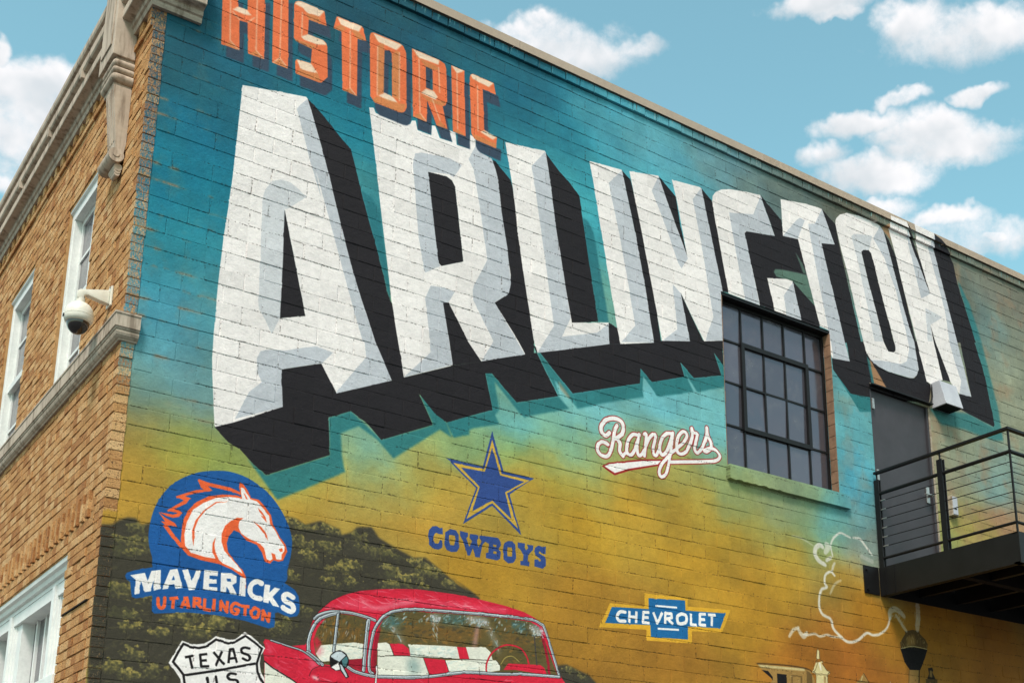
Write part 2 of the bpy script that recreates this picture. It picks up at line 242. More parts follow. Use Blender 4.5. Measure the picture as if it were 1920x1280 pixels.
('P','white',1,0,0,[[7.634,6.659,7.646,6.738,7.693,6.8,7.768,6.853,7.879,6.897,8.122,6.954,8.312,6.984,8.498,6.576,8.097,6.496,8.068,6.463,8.239,5.713,7.814,5.718]]),
('P','grey',1,0,0,[[8.322,6.979,8.203,6.722,7.866,6.628,7.893,6.434,8.037,5.712,8.233,5.714,8.068,6.471,8.088,6.492,8.494,6.575]]),
('P','white',1,0,0,[[8.361,6.054,8.642,6.125,8.729,6.126,8.827,5.719,8.444,5.714]]),
('P','grey',1,0,0,[[8.733,6.123,8.59,5.928,8.614,5.711,8.831,5.717]]),
('P','white',1,0,0,[[8.615,7.045,8.988,7.121,9.174,7.146,9.246,7.147,9.413,6.777,9.202,6.723,9.53,5.441,9.258,5.408,9.223,5.587,9.233,5.72,9.104,5.729,8.844,6.652,8.62,6.617]]),
('P','grey',1,0,0,[[9.246,7.147,9.116,6.925,9.012,6.89,9.118,6.295,9.254,5.596,9.281,5.436,9.258,5.408,9.53,5.441,9.202,6.723,9.413,6.777]]),
('P','grey',1,0,0,[[8.62,6.617,8.841,6.879,8.893,6.921,8.963,6.913,8.839,6.655]]),
('P','white',1,0,0,[[9.446,7.038,9.462,7.108,9.532,7.181,9.644,7.24,9.841,7.272,10.107,7.288,10.194,7.267,10.246,7.226,10.305,7.027,10.379,6.768,10.485,6.387,10.569,6.116,10.608,5.965,10.632,5.971,10.674,5.643,10.63,5.559,10.568,5.512,10.499,5.499,10.144,5.483,9.994,5.5,9.871,5.545,9.813,5.608,9.772,5.737,9.687,6.074,9.597,6.475,9.515,6.737],[9.843,6.828,9.879,6.864,9.969,6.893,10.01,6.865,10.05,6.714,10.162,6.292,10.284,5.876,10.284,5.876,10.3,5.817,10.301,5.769,10.258,5.739,10.18,5.729,10.151,5.761,10.11,5.829,9.897,6.601]]),
('P','grey2',1,0,0,[[9.695,6.975,9.753,7.019,10.043,7.091,9.98,6.897,9.879,6.864,9.843,6.828,9.897,6.601,10.103,5.827,9.959,5.788,9.784,6.662]]),
('P','grey',1,0,0,[[10.194,7.267,10.063,7.064,10.223,6.884,10.387,6.522,10.526,5.942,10.538,5.849,10.475,5.688,10.38,5.631,10.068,5.589,9.871,5.545,9.994,5.5,10.144,5.483,10.499,5.499,10.568,5.512,10.63,5.559,10.674,5.643,10.632,5.971,10.569,6.116,10.485,6.387,10.379,6.768,10.305,7.027,10.246,7.226]]),
('P','white',1,0,0,[[10.342,7.427,10.624,7.438,10.642,7.393,10.774,7.112,10.997,6.658,10.854,7.086,10.754,7.448,10.768,7.467,11.106,7.463,11.127,7.278,11.594,5.538,11.373,5.522,11.231,5.63,11.015,6.075,10.955,6.258,10.984,6.067,11.088,5.618,10.877,5.517,10.798,5.53,10.495,6.687,10.433,6.951,10.342,7.275]]),
('P','grey',1,0,0,[[10.63,7.389,10.653,7.277,10.826,6.554,10.992,6.662,10.774,7.112]]),
('P','grey',1,0,0,[[11.112,7.447,11.029,7.263,11.249,6.509,11.274,6.146,11.341,5.913,11.432,5.688,11.373,5.522,11.594,5.538,11.127,7.278]]),
('P','grey2',1,0,0,[[10.885,6.454,11.19,6.425,10.956,6.266,10.967,6.062,10.882,6.039]]),
('P','navy',1,0.004,0,[[2.657,6.618,2.781,6.678,2.788,6.529,2.861,6.537,2.852,6.712,2.994,6.78,3.022,6.165,2.891,6.156,2.87,6.426,2.806,6.417,2.821,6.154,2.681,6.149]]),
('P','navy',1,0.004,0,[[3.056,6.81,3.179,6.869,3.217,6.162,3.086,6.163]]),
('P','navy',1,0.004,0,[[3.233,6.761,3.242,6.79,3.266,6.811,3.294,6.817,3.492,6.819,3.518,6.69,3.363,6.681,3.363,6.544,3.496,6.546,3.523,6.53,3.534,6.5,3.551,6.228,3.503,6.158,3.482,6.149,3.281,6.148,3.272,6.254,3.283,6.278,3.403,6.292,3.406,6.428,3.274,6.439,3.248,6.462]]),
('P','navy',1,0.004,0,[[3.599,6.817,3.613,6.825,3.823,6.828,3.841,6.812,3.871,6.706,3.792,6.693,3.813,6.161,3.683,6.164,3.648,6.697,3.578,6.7]]),
('P','navy',1,0.004,0,[[3.899,6.763,3.909,6.799,3.937,6.818,4.17,6.823,4.21,6.81,4.242,6.752,4.266,6.238,4.252,6.198,4.229,6.174,4.195,6.166,3.97,6.168,3.93,6.211],[4.038,6.694,4.086,6.71,4.106,6.693,4.127,6.29,4.046,6.288]]),
('P','navy',1,0.004,0,[[4.294,6.821,4.314,6.825,4.562,6.825,4.614,6.811,4.631,6.766,4.647,6.443,4.631,6.406,4.606,6.386,4.657,6.186,4.551,6.182,4.456,6.381,4.456,6.177,4.327,6.178],[4.428,6.705,4.484,6.714,4.496,6.699,4.506,6.501,4.44,6.501]]),
('P','navy',1,0.004,0,[[4.676,6.822,4.809,6.822,4.838,6.185,4.712,6.186]]),
('P','navy',1,0.004,0,[[4.864,6.777,4.871,6.808,4.897,6.832,5.112,6.828,5.136,6.719,5.001,6.718,5.022,6.326,5.051,6.304,5.153,6.299,5.147,6.185,4.942,6.192,4.91,6.21,4.894,6.24]]),
('P','orange',1,0,0,[[2.614,6.714,2.737,6.774,2.745,6.625,2.818,6.633,2.809,6.809,2.95,6.878,2.978,6.261,2.848,6.252,2.827,6.522,2.763,6.513,2.779,6.249,2.638,6.243]]),
('P','orange',1,0,0,[[3.012,6.908,3.135,6.968,3.174,6.26,3.043,6.259]]),
('P','orange',1,0,0,[[3.189,6.86,3.197,6.89,3.221,6.91,3.249,6.917,3.447,6.92,3.472,6.791,3.318,6.78,3.319,6.644,3.451,6.646,3.478,6.63,3.489,6.6,3.507,6.328,3.459,6.257,3.438,6.248,3.237,6.246,3.228,6.352,3.239,6.376,3.358,6.39,3.361,6.527,3.23,6.537,3.204,6.56]]),
('P','orange',1,0,0,[[3.553,6.918,3.568,6.927,3.777,6.93,3.795,6.915,3.824,6.809,3.746,6.796,3.768,6.262,3.638,6.264,3.603,6.798,3.532,6.801]]),
('P','orange',1,0,0,[[3.853,6.866,3.862,6.902,3.89,6.921,4.123,6.927,4.163,6.915,4.194,6.857,4.219,6.342,4.206,6.302,4.183,6.277,4.149,6.268,3.924,6.27,3.885,6.312],[3.992,6.797,4.039,6.813,4.06,6.797,4.081,6.392,4,6.39]]),
('P','orange',1,0,0,[[4.246,6.927,4.266,6.93,4.514,6.932,4.566,6.918,4.583,6.874,4.599,6.55,4.583,6.512,4.558,6.492,4.61,6.292,4.504,6.287,4.409,6.486,4.409,6.281,4.28,6.282],[4.381,6.811,4.436,6.82,4.449,6.805,4.458,6.606,4.393,6.606]]),
('P','orange',1,0,0,[[4.628,6.93,4.76,6.93,4.79,6.292,4.664,6.292]]),
('P','orange',1,0,0,[[4.815,6.885,4.822,6.917,4.848,6.941,5.063,6.938,5.087,6.829,4.952,6.828,4.974,6.434,5.003,6.412,5.105,6.408,5.098,6.294,4.894,6.299,4.862,6.317,4.846,6.347]]),
('P','cream',0.95,0.006,0,[[2.701,6.582,2.745,6.628,2.815,6.632,2.854,6.597,2.795,6.581]]),
('P','cream',0.95,0.006,0,[[3.194,6.87,3.214,6.904,3.256,6.918,3.447,6.919,3.407,6.85,3.304,6.836,3.263,6.864]]),
('P','cream',0.95,0.006,0,[[3.261,6.598,3.322,6.645,3.451,6.646,3.483,6.617,3.404,6.585,3.29,6.58]]),
('P','cream',0.95,0.006,0,[[3.24,6.374,3.359,6.388,3.423,6.324,3.335,6.306,3.275,6.304]]),
('P','cream',0.95,0.006,0,[[3.561,6.919,3.779,6.93,3.754,6.863,3.645,6.861,3.593,6.861]]),
('P','cream',0.95,0.006,0,[[3.881,6.912,4.153,6.92,4.101,6.846,3.932,6.851]]),
('P','cream',0.95,0.006,0,[[3.954,6.346,4.004,6.392,4.086,6.391,4.134,6.352,4.05,6.332]]),
('P','cream',0.95,0.006,0,[[4.251,6.926,4.514,6.93,4.505,6.881,4.313,6.869]]),
('P','cream',0.95,0.006,0,[[4.345,6.535,4.393,6.596,4.468,6.603,4.507,6.563,4.486,6.528]]),
('P','cream',0.95,0.006,0,[[4.631,6.928,4.762,6.928,4.687,6.872]]),
('P','cream',0.95,0.006,0,[[4.824,6.915,4.85,6.939,5.063,6.935,5.01,6.877,4.849,6.884]]),
('P','cream',0.95,0.006,0,[[4.929,6.393,4.974,6.423,5.105,6.408,5.063,6.365]]),
('P','tan',0.85,0.005,0,[[2.664,6.247,2.706,6.303,2.779,6.249]]),
('P','tan',0.85,0.005,0,[[2.855,6.253,2.911,6.31,2.978,6.261]]),
('P','tan',0.85,0.005,0,[[3.048,6.259,3.1,6.326,3.174,6.26]]),
('P','tan',0.85,0.005,0,[[3.275,6.304,3.335,6.303,3.423,6.322,3.452,6.258,3.251,6.248]]),
('P','tan',0.85,0.005,0,[[3.206,6.55,3.306,6.564,3.398,6.567,3.361,6.527,3.226,6.538]]),
('P','tan',0.85,0.005,0,[[3.29,6.83,3.404,6.844,3.416,6.788,3.318,6.78]]),
('P','tan',0.85,0.005,0,[[3.608,6.8,3.646,6.846,3.593,6.861,3.536,6.803]]),
('P','tan',0.85,0.005,0,[[3.683,6.855,3.757,6.865,3.821,6.809,3.746,6.796]]),
('P','tan',0.85,0.005,0,[[3.643,6.263,3.703,6.311,3.766,6.262]]),
('P','tan',0.85,0.005,0,[[3.905,6.291,3.95,6.339,4.146,6.352,4.215,6.37,4.187,6.284,4.149,6.27,3.927,6.271]]),
('P','tan',0.85,0.005,0,[[3.929,6.809,3.956,6.847,3.989,6.852,4.004,6.392,3.949,6.344]]),
('P','tan',0.85,0.005,0,[[4.065,6.789,4.102,6.841,4.131,6.839,4.149,6.383,4.086,6.391]]),
('P','tan',0.85,0.005,0,[[4.324,6.863,4.486,6.862,4.517,6.835,4.452,6.806,4.376,6.812]]),
('P','tan',0.85,0.005,0,[[4.346,6.525,4.486,6.523,4.592,6.552,4.558,6.494,4.417,6.484]]),
('P','tan',0.85,0.005,0,[[4.283,6.283,4.342,6.337,4.409,6.282]]),
('P','tan',0.85,0.005,0,[[4.504,6.287,4.537,6.341,4.61,6.293]]),
('P','tan',0.85,0.005,0,[[4.666,6.293,4.711,6.329,4.79,6.293]]),
('P','tan',0.85,0.005,0,[[4.851,6.339,4.893,6.345,5.101,6.338,5.096,6.295,4.894,6.299]]),
('S','cream',0.8,0.004,0,[2.677,6.722,2.702,6.305],0.0071,0),
('S','cream',0.8,0.004,0,[2.702,6.305,2.779,6.249],0.0069,0),
('S','cream',0.8,0.004,0,[2.884,6.823,2.911,6.31],0.0071,0),
('S','cream',0.8,0.004,0,[2.911,6.31,2.971,6.265],0.0071,0),
('S','cream',0.8,0.004,0,[3.08,6.917,3.102,6.327],0.0072,0),
('S','cream',0.8,0.004,0,[3.102,6.327,3.17,6.266],0.0071,0),
('S','cream',0.8,0.004,0,[3.102,6.327,3.05,6.262],0.0071,0),
('S','cream',0.8,0.004,0,[3.262,6.824,3.268,6.609],0.0074,0),
('S','cream',0.8,0.004,0,[3.68,6.845,3.703,6.311],0.0074,0),
('S','cream',0.8,0.004,0,[3.703,6.311,3.764,6.263],0.0074,0),
('S','cream',0.8,0.004,0,[2.703,6.567,2.766,6.518],0.0071,0),
('S','cream',0.8,0.004,0,[2.829,6.527,2.881,6.595],0.0071,0),
('S','cream',0.8,0.004,0,[3.929,6.809,3.945,6.342],0.0075,0),
('S','cream',0.8,0.004,0,[4.131,6.839,4.15,6.373],0.0075,0),
('S','cream',0.8,0.004,0,[4.316,6.86,4.342,6.342],0.0077,0),
('S','cream',0.8,0.004,0,[4.508,6.862,4.524,6.611],0.0078,0),
('S','cream',0.8,0.004,0,[4.687,6.872,4.711,6.329],0.0078,0),
('S','cream',0.8,0.004,0,[4.898,6.842,4.911,6.388],0.008,0),
('S','cream',0.8,0.004,0,[4.456,6.521,4.537,6.341],0.0078,0),
('S','cream',0.8,0.004,0,[4.342,6.337,4.404,6.287],0.0077,0),
('S','tan',0.8,0.003,0,[3.272,6.299,3.251,6.251],0.0063,0),
('S','tan',0.8,0.003,0,[3.407,6.85,3.418,6.791,3.469,6.794],0.0064,0),
('S','tan',0.8,0.003,0,[3.601,6.849,3.604,6.798],0.0065,0),
('S','tan',0.8,0.003,0,[3.863,6.895,3.937,6.848],0.0066,0),
('S','tan',0.8,0.003,0,[4.252,6.924,4.319,6.866],0.0068,0),
('S','tan',0.8,0.003,0,[5.015,6.881,5.081,6.834],0.007,0),
('S','tan',0.8,0.003,0,[5.063,6.365,5.096,6.3],0.0069,0),
('P','mblue',1,0,1,[[2.872,2.88,2.966,2.889,3.095,2.866,3.23,2.797,3.328,2.704,3.402,2.587,3.441,2.483,3.443,2.373,3.422,2.254,3.378,2.133,2.949,2.029,2.533,2.09,2.471,2.201,2.443,2.287,2.437,2.395,2.46,2.533,2.514,2.654,2.595,2.751,2.698,2.822,2.781,2.857]]),
('P','mblue',1,0,0,[[2.311,2.045,2.321,2.067,2.359,2.086,2.503,2.135,2.914,2.214,3.397,2.157,3.485,2.115,3.517,2.071,3.528,2.017,3.53,1.956,3.514,1.927,3.455,1.911,3.369,1.937,3.349,1.926,3.356,1.873,3.352,1.829,3.311,1.815,3.142,1.847,2.941,1.861,2.747,1.856,2.521,1.819,2.504,1.831,2.495,1.938,2.394,1.904,2.366,1.911,2.347,2.009,2.322,2.022]]),
('S','morange',1,0,0,[3.04,2.745,2.963,2.762,2.8,2.769,2.737,2.786],0.0274,0.35),
('P','morange',1,0,0,[[2.732,2.788,2.787,2.773,2.844,2.727,2.785,2.725,2.759,2.739]]),
('S','morange',1,0,0,[2.828,2.728,2.755,2.713,2.691,2.682,2.598,2.635],0.021,0.3),
('P','morange',1,0,0,[[2.595,2.636,2.638,2.659,2.703,2.646,2.66,2.62,2.617,2.633]]),
('S','morange',1,0,0,[2.682,2.639,2.66,2.613,2.548,2.528],0.026,0.5),
('P','morange',1,0,0,[[2.548,2.528,2.582,2.552,2.649,2.536,2.628,2.502,2.587,2.487,2.545,2.493,2.488,2.511,2.544,2.511,2.585,2.51,2.614,2.524,2.584,2.528]]),
('P','morange',1,0,0,[[2.488,2.511,2.528,2.484,2.571,2.467,2.602,2.454,2.626,2.429,2.574,2.431,2.545,2.426,2.508,2.45,2.537,2.452]]),
('S','morange',1,0,0,[2.536,2.43,2.598,2.361,2.666,2.296],0.0278,0),
('P','morange',1,0,0,[[3.031,2.827,3.054,2.819,3.102,2.766,3.118,2.727,3.176,2.725,3.224,2.685,3.274,2.629,3.291,2.567,3.356,2.475,3.398,2.43,3.414,2.388,3.386,2.312,3.348,2.3,3.315,2.305,3.291,2.275,3.251,2.285,3.228,2.345,3.186,2.396,3.108,2.415,3.054,2.463,3.016,2.472,2.981,2.425,2.97,2.373,2.984,2.313,3.038,2.252,3.098,2.199,3.124,2.153,3.132,2.073,3.113,2.083,3.102,2.149,3.017,2.193,2.929,2.217,2.8,2.225,2.709,2.244,2.663,2.286,2.652,2.352,2.655,2.457,2.683,2.555,2.738,2.628,2.819,2.684,2.916,2.715,3.016,2.727,3.048,2.721,3.027,2.791]]),
('P','rwhite',1,0,0,[[3.056,2.706,3.046,2.749,3.04,2.79,3.062,2.788,3.105,2.734,3.115,2.717,3.164,2.71,3.212,2.67,3.261,2.621,3.271,2.564,3.314,2.52,3.357,2.456,3.392,2.416,3.391,2.384,3.373,2.355,3.373,2.317,3.334,2.314,3.325,2.348,3.295,2.356,3.308,2.313,3.289,2.297,3.263,2.306,3.242,2.379,3.211,2.406,3.126,2.43,3.067,2.459,3.045,2.499,3.042,2.543,2.992,2.541,2.951,2.496,2.931,2.436,2.932,2.379,2.959,2.315,3.012,2.267,3.079,2.209,3.099,2.174,3.048,2.198,2.953,2.227,2.914,2.252,2.829,2.251,2.731,2.266,2.685,2.308,2.673,2.386,2.684,2.474,2.718,2.568,2.786,2.63,2.869,2.681,2.954,2.705,3.03,2.711]]),
('P','morange',1,0,0,[[3.075,2.571,3.028,2.566,2.98,2.526,2.941,2.469,2.933,2.411,2.935,2.38,2.959,2.315,2.985,2.3,2.97,2.373,2.981,2.431,3.016,2.472,3.05,2.472,3.043,2.512,3.049,2.545]]),
('P','morange',1,0,0,[[2.969,2.677,2.871,2.652,2.791,2.575,2.742,2.497,2.724,2.419,2.729,2.364,2.742,2.314,2.742,2.367,2.741,2.435,2.762,2.51,2.806,2.58,2.878,2.646]]),
('P','morange',1,0,0,[[2.89,2.404,2.872,2.357,2.874,2.295,2.909,2.236,2.927,2.241,2.895,2.299,2.885,2.347]]),
('P','morange',1,0,0,[[3.174,2.666,3.204,2.643,3.236,2.61,3.247,2.567,3.224,2.591,3.207,2.604,3.2,2.613,3.222,2.607,3.189,2.637]]),
('P','morange',1,0,0,[[3.145,2.565,3.212,2.528,3.255,2.477,3.264,2.439,3.235,2.48,3.193,2.523]]),
('P','morange',1,0,0,[[3.348,2.39,3.374,2.404,3.379,2.375,3.359,2.374]]),
('P','morange',1,0,0,[[3.062,2.755,3.078,2.742,3.097,2.712,3.084,2.712]]),
('P','rwhite',1,0,0,[[2.343,2.053,2.436,2.083,2.459,2.032,2.477,2.102,2.538,2.118,2.546,1.99,2.504,1.971,2.501,2.041,2.486,1.965,2.447,1.954,2.416,2.026,2.414,1.943,2.385,1.932,2.382,2.027]]),
('P','rwhite',1,0,0,[[2.598,2.127,2.647,2.142,2.693,2.017,2.646,2.004,2.634,2.034,2.603,2.024,2.596,1.997,2.556,1.988],[2.615,2.058,2.625,2.092,2.636,2.063]]),
('P','rwhite',1,0,0,[[2.679,2.139,2.717,2.148,2.752,2.074,2.775,2.153,2.81,2.155,2.779,2.016,2.735,2.006]]),
('P','rwhite',1,0,0,[[2.829,2.162,2.925,2.166,2.924,2.132,2.868,2.128,2.87,2.105,2.919,2.108,2.921,2.079,2.869,2.071,2.871,2.049,2.927,2.053,2.929,2.027,2.83,2.026]]),
('P','rwhite',1,0,0,[[2.945,2.159,3.018,2.166,3.056,2.152,3.059,2.105,3.031,2.084,3.069,2.02,3.022,2.02,2.992,2.069,2.991,2.029,2.952,2.024],[2.988,2.125,3.018,2.126,3.016,2.106,2.989,2.105]]),
('P','rwhite',1,0,0,[[3.083,2.149,3.124,2.145,3.13,2.018,3.083,2.018]]),
('P','rwhite',1,0,0,[[3.263,2.124,3.304,2.123,3.301,2.069,3.337,2.111,3.379,2.107,3.327,2.042,3.381,1.974,3.331,1.978,3.301,2.014,3.299,1.991,3.258,1.995]]),
('S','rwhite',1,0,1,[3.24,2.128,3.203,2.135,3.168,2.104,3.161,2.056,3.191,2.023,3.239,2.016],0.0362,0),
('S','rwhite',1,0,1,[3.477,2.057,3.434,2.075,3.407,2.057,3.419,2.024,3.47,2.006,3.485,1.971,3.459,1.954,3.405,1.974],0.0362,0),
('S','morange',1,0,1,[2.537,1.924,2.544,1.874,2.564,1.861,2.581,1.879,2.581,1.934],0.0224,0),
('S','morange',1,0,0,[2.611,1.931,2.667,1.945],0.0224,0),
('S','morange',1,0,0,[2.639,1.938,2.638,1.867],0.0224,0),
('S','morange',1,0,0,[2.777,1.965,2.778,1.892],0.0224,0),
('S','morange',1,0,0,[2.778,1.956,2.813,1.957,2.815,1.933,2.787,1.922],0.0224,0),
('S','morange',1,0,0,[2.796,1.924,2.833,1.894],0.0224,0),
('S','morange',1,0,0,[2.848,1.965,2.849,1.891,2.897,1.888],0.0224,0),
('S','morange',1,0,0,[2.913,1.972,2.915,1.884],0.023,0),
('S','morange',1,0,0,[2.962,1.893,2.96,1.963,3.007,1.892,3.007,1.97],0.023,0),
('S','morange',1,0,1,[3.093,1.952,3.06,1.961,3.037,1.932,3.045,1.895,3.075,1.888,3.087,1.916,3.066,1.92],0.023,0),
('S','morange',1,0,0,[3.102,1.948,3.165,1.949],0.023,0),
('S','morange',1,0,0,[3.135,1.949,3.136,1.882],0.023,0),
('S','morange',1,0,1,[3.203,1.948,3.178,1.918,3.194,1.88,3.227,1.891,3.231,1.931,3.203,1.948],0.0236,0),
('S','morange',1,0,0,[3.263,1.862,3.263,1.934,3.307,1.864,3.309,1.93],0.0236,0),
('P','morange',1,0,0,[[2.704,1.957,2.733,1.964,2.758,1.882,2.733,1.878,2.726,1.897,2.709,1.895,2.706,1.878,2.684,1.88],[2.714,1.913,2.717,1.932,2.723,1.914]]),
('P','rwhite',1,0,0,[[2.718,1.661,2.763,1.651,2.816,1.647,2.868,1.659,2.912,1.688,2.944,1.719,2.983,1.708,3.038,1.703,3.087,1.718,3.143,1.771,3.196,1.743,3.297,1.672,3.269,1.619,3.264,1.564,3.276,1.508,3.307,1.461,3.356,1.4,3.35,1.189,3.029,1.054,2.797,1.147,2.739,1.362,2.728,1.405,2.679,1.467,2.642,1.504,2.677,1.578]]),
('S','ink',1,0,0,[2.779,1.146,2.758,1.38,2.746,1.436,2.709,1.477,2.671,1.514,2.699,1.58,2.729,1.641,2.776,1.628,2.833,1.623,2.877,1.637,2.917,1.668,2.947,1.695,2.985,1.684,3.032,1.677,3.081,1.695,3.149,1.743,3.215,1.706,3.273,1.668,3.257,1.617,3.243,1.562,3.252,1.505,3.28,1.458,3.336,1.387],0.0159,0),
('S','ink',1,0,0,[2.751,1.432,2.958,1.483,3.235,1.561],0.0166,0),
('S','ink',1,0,0,[2.747,1.552,2.802,1.569],0.0166,0),
('S','ink',1,0,0,[2.778,1.559,2.803,1.481],0.0166,0),
('S','ink',1,0,0,[2.894,1.59,2.846,1.579,2.86,1.502,2.914,1.509],0.0166,0),
('S','ink',1,0,0,[2.853,1.54,2.894,1.548],0.0162,0),
('S','ink',1,0,0,[2.935,1.608,3.014,1.531],0.0166,0),
('S','ink',1,0,0,[2.994,1.62,2.957,1.515],0.0166,0),
('S','ink',1,0,0,[3.044,1.543,3.047,1.637,3.069,1.643,3.103,1.553],0.0166,0),
('S','ink',1,0,0,[3.047,1.574,3.089,1.584],0.0166,0),
('S','ink',1,0,1,[3.183,1.659,3.146,1.661,3.126,1.646,3.137,1.624,3.178,1.613,3.193,1.595,3.176,1.576,3.142,1.586],0.0166,0),
('S','ink',1,0,1,[2.909,1.43,2.923,1.368,2.949,1.351,2.978,1.373,2.965,1.445],0.0166,0),
('S','ink',1,0,1,[3.101,1.475,3.062,1.475,3.045,1.454,3.061,1.435,3.108,1.434,3.121,1.412,3.1,1.384,3.061,1.388],0.0166,0),
('P','star',1,0,0,[[5.107,3.671,5.219,3.346,5.52,3.348,5.28,3.163,5.4,2.836,5.118,3.035,4.851,2.837,4.963,3.154,4.685,3.352,5.022,3.348]]),
('P','starob',1,0,0,[[5.108,3.599,5.204,3.325,5.478,3.32,5.256,3.168,5.369,2.884,5.118,3.057,4.881,2.883,4.98,3.161,4.747,3.325,5.037,3.329]]),
('P','star',1,0,0,[[5.109,3.53,5.19,3.309,5.424,3.298,5.238,3.172,5.304,2.956,5.118,3.079,4.934,2.957,4.996,3.171,4.821,3.301,5.044,3.31]]),
('P','star',1,0,0,[[4.549,2.735,4.578,2.771,4.615,2.78,4.643,2.768,4.668,2.775,4.672,2.722,4.635,2.719,4.614,2.726,4.593,2.709,4.588,2.663,4.604,2.638,4.632,2.64,4.652,2.674,4.671,2.671,4.669,2.615,4.639,2.594,4.596,2.592,4.553,2.619,4.543,2.695]]),
('P','star',1,0,0,[[4.693,2.743,4.739,2.776,4.789,2.773,4.812,2.74,4.818,2.634,4.8,2.603,4.75,2.592,4.707,2.605,4.69,2.635],[4.728,2.723,4.778,2.729,4.785,2.696,4.774,2.646,4.74,2.643,4.729,2.675]]),
('P','star',1,0,0,[[4.824,2.776,4.897,2.771,4.897,2.743,4.882,2.723,4.912,2.66,4.936,2.71,4.91,2.734,4.916,2.766,4.993,2.771,4.993,2.742,4.981,2.728,4.995,2.668,5.026,2.724,5.003,2.743,5.002,2.77,5.175,2.778,5.201,2.753,5.205,2.719,5.183,2.687,5.206,2.662,5.2,2.609,5.171,2.59,5.067,2.594,5.066,2.634,5.089,2.643,5.094,2.713,5.058,2.727,5.033,2.697,5.009,2.588,4.971,2.587,4.944,2.654,4.92,2.591,4.898,2.587,4.854,2.696,4.825,2.736],[5.13,2.716,5.166,2.716,5.16,2.697,5.133,2.699],[5.134,2.662,5.167,2.661,5.164,2.641,5.134,2.642]]),
('P','star',1,0,0,[[5.234,2.741,5.267,2.767,5.314,2.772,5.344,2.748,5.352,2.638,5.329,2.594,5.276,2.583,5.233,2.608,5.225,2.682],[5.268,2.715,5.308,2.718,5.315,2.69,5.312,2.644,5.269,2.64,5.265,2.683]]),
('P','star',1,0,0,[[5.367,2.772,5.438,2.775,5.435,2.739,5.449,2.718,5.469,2.739,5.458,2.769,5.52,2.77,5.517,2.734,5.469,2.68,5.463,2.627,5.484,2.624,5.48,2.589,5.393,2.587,5.393,2.619,5.419,2.626,5.422,2.678,5.388,2.72,5.368,2.728]]),
('P','star',1,0,0,[[5.537,2.755,5.571,2.779,5.609,2.773,5.643,2.781,5.64,2.716,5.606,2.713,5.582,2.734,5.571,2.715,5.634,2.694,5.644,2.672,5.644,2.619,5.613,2.588,5.565,2.593,5.531,2.596,5.531,2.655,5.565,2.66,5.579,2.643,5.596,2.652,5.589,2.667,5.541,2.691,5.53,2.725]]),
('P','red',1,0,0,[[6.221,3.594,6.299,3.645,6.67,3.753,6.914,3.806,6.877,3.734,6.532,3.617,6.364,3.54]]),
('S','red',1,0,1,[6.315,3.926,6.273,3.889,6.232,3.908,6.225,3.966,6.279,4.038,6.371,4.073,6.446,4.062,6.471,4.011,6.457,3.951,6.41,3.905,6.381,3.883],0.056,0),
('S','red',1,0,1,[6.399,4.012,6.374,3.961,6.353,3.858,6.325,3.754,6.283,3.7,6.218,3.7,6.182,3.737,6.19,3.791,6.236,3.824,6.297,3.812],0.052,0),
('S','red',1,0,1,[6.387,3.89,6.431,3.854,6.425,3.782,6.462,3.738],0.053,0),
('S','red',1,0,1,[6.64,3.97,6.58,3.968,6.528,3.91,6.506,3.835,6.509,3.779,6.547,3.766,6.59,3.817,6.631,3.918,6.649,3.983],0.052,0),
('S','red',1,0,1,[6.649,3.983,6.623,3.86,6.636,3.785,6.675,3.8,6.706,3.849],0.051,0),
('S','red',1,0,1,[6.458,3.74,6.492,3.775],0.048,0),
('S','red',1,0,1,[6.705,3.997,6.731,3.994,6.705,3.792],0.051,0),
('S','red',1,0,1,[6.716,3.872,6.761,3.968,6.815,4.023,6.84,4.003,6.812,3.9,6.812,3.836,6.845,3.828,6.881,3.893],0.0521,0),
('S','red',1,0,1,[7.037,4.076,6.97,4.061,6.91,3.993,6.886,3.902,6.911,3.846,6.96,3.881,7.008,3.978,7.046,4.085],0.0531,0),
('S','red',1,0,1,[7.046,4.085,7.024,3.946,6.999,3.825,6.959,3.687,6.901,3.633,6.871,3.663,6.89,3.731,6.958,3.816,7.032,3.896,7.087,3.937],0.051,0),
('S','red',1,0,1,[7.087,3.944,7.171,4.021,7.214,4.096,7.174,4.128,7.113,4.071,7.088,3.981,7.099,3.911,7.149,3.903,7.209,3.949,7.258,4.047],0.052,0),
('S','red',1,0,1,[7.253,4.024,7.283,4.119,7.277,4.183],0.0552,0),
('S','red',1,0,1,[7.276,4.177,7.298,4.145,7.344,4.138,7.323,4.069,7.306,3.984,7.342,3.956,7.4,4.019,7.45,4.119],0.053,0),
('S','red',1,0,1,[7.444,4.095,7.464,4.174,7.466,4.23],0.0552,0),
('S','red',1,0,1,[7.466,4.227,7.475,4.154,7.51,4.102,7.512,4.043,7.459,3.994,7.426,3.991],0.054,0),
('S','red',1,0,1,[7.422,3.994,7.493,4.031,7.568,4.032,7.618,3.983,7.578,3.932,7.45,3.893,7.011,3.797],0.052,0),
('P','rwhite',1,0,0,[[6.254,3.602,6.311,3.635,6.67,3.736,6.9,3.787,6.86,3.744,6.519,3.633,6.368,3.563]]),
('S','rwhite',1,0,1,[6.315,3.926,6.273,3.889,6.232,3.908,6.225,3.966,6.279,4.038,6.371,4.073,6.446,4.062,6.471,4.011,6.457,3.951,6.41,3.905,6.381,3.883],0.038,0),
('S','rwhite',1,0,1,[6.399,4.012,6.374,3.961,6.353,3.858,6.325,3.754,6.283,3.7,6.218,3.7,6.182,3.737,6.19,3.791,6.236,3.824,6.297,3.812],0.0343,0),
('S','rwhite',1,0,1,[6.387,3.89,6.431,3.854,6.425,3.782,6.462,3.738],0.035,0),
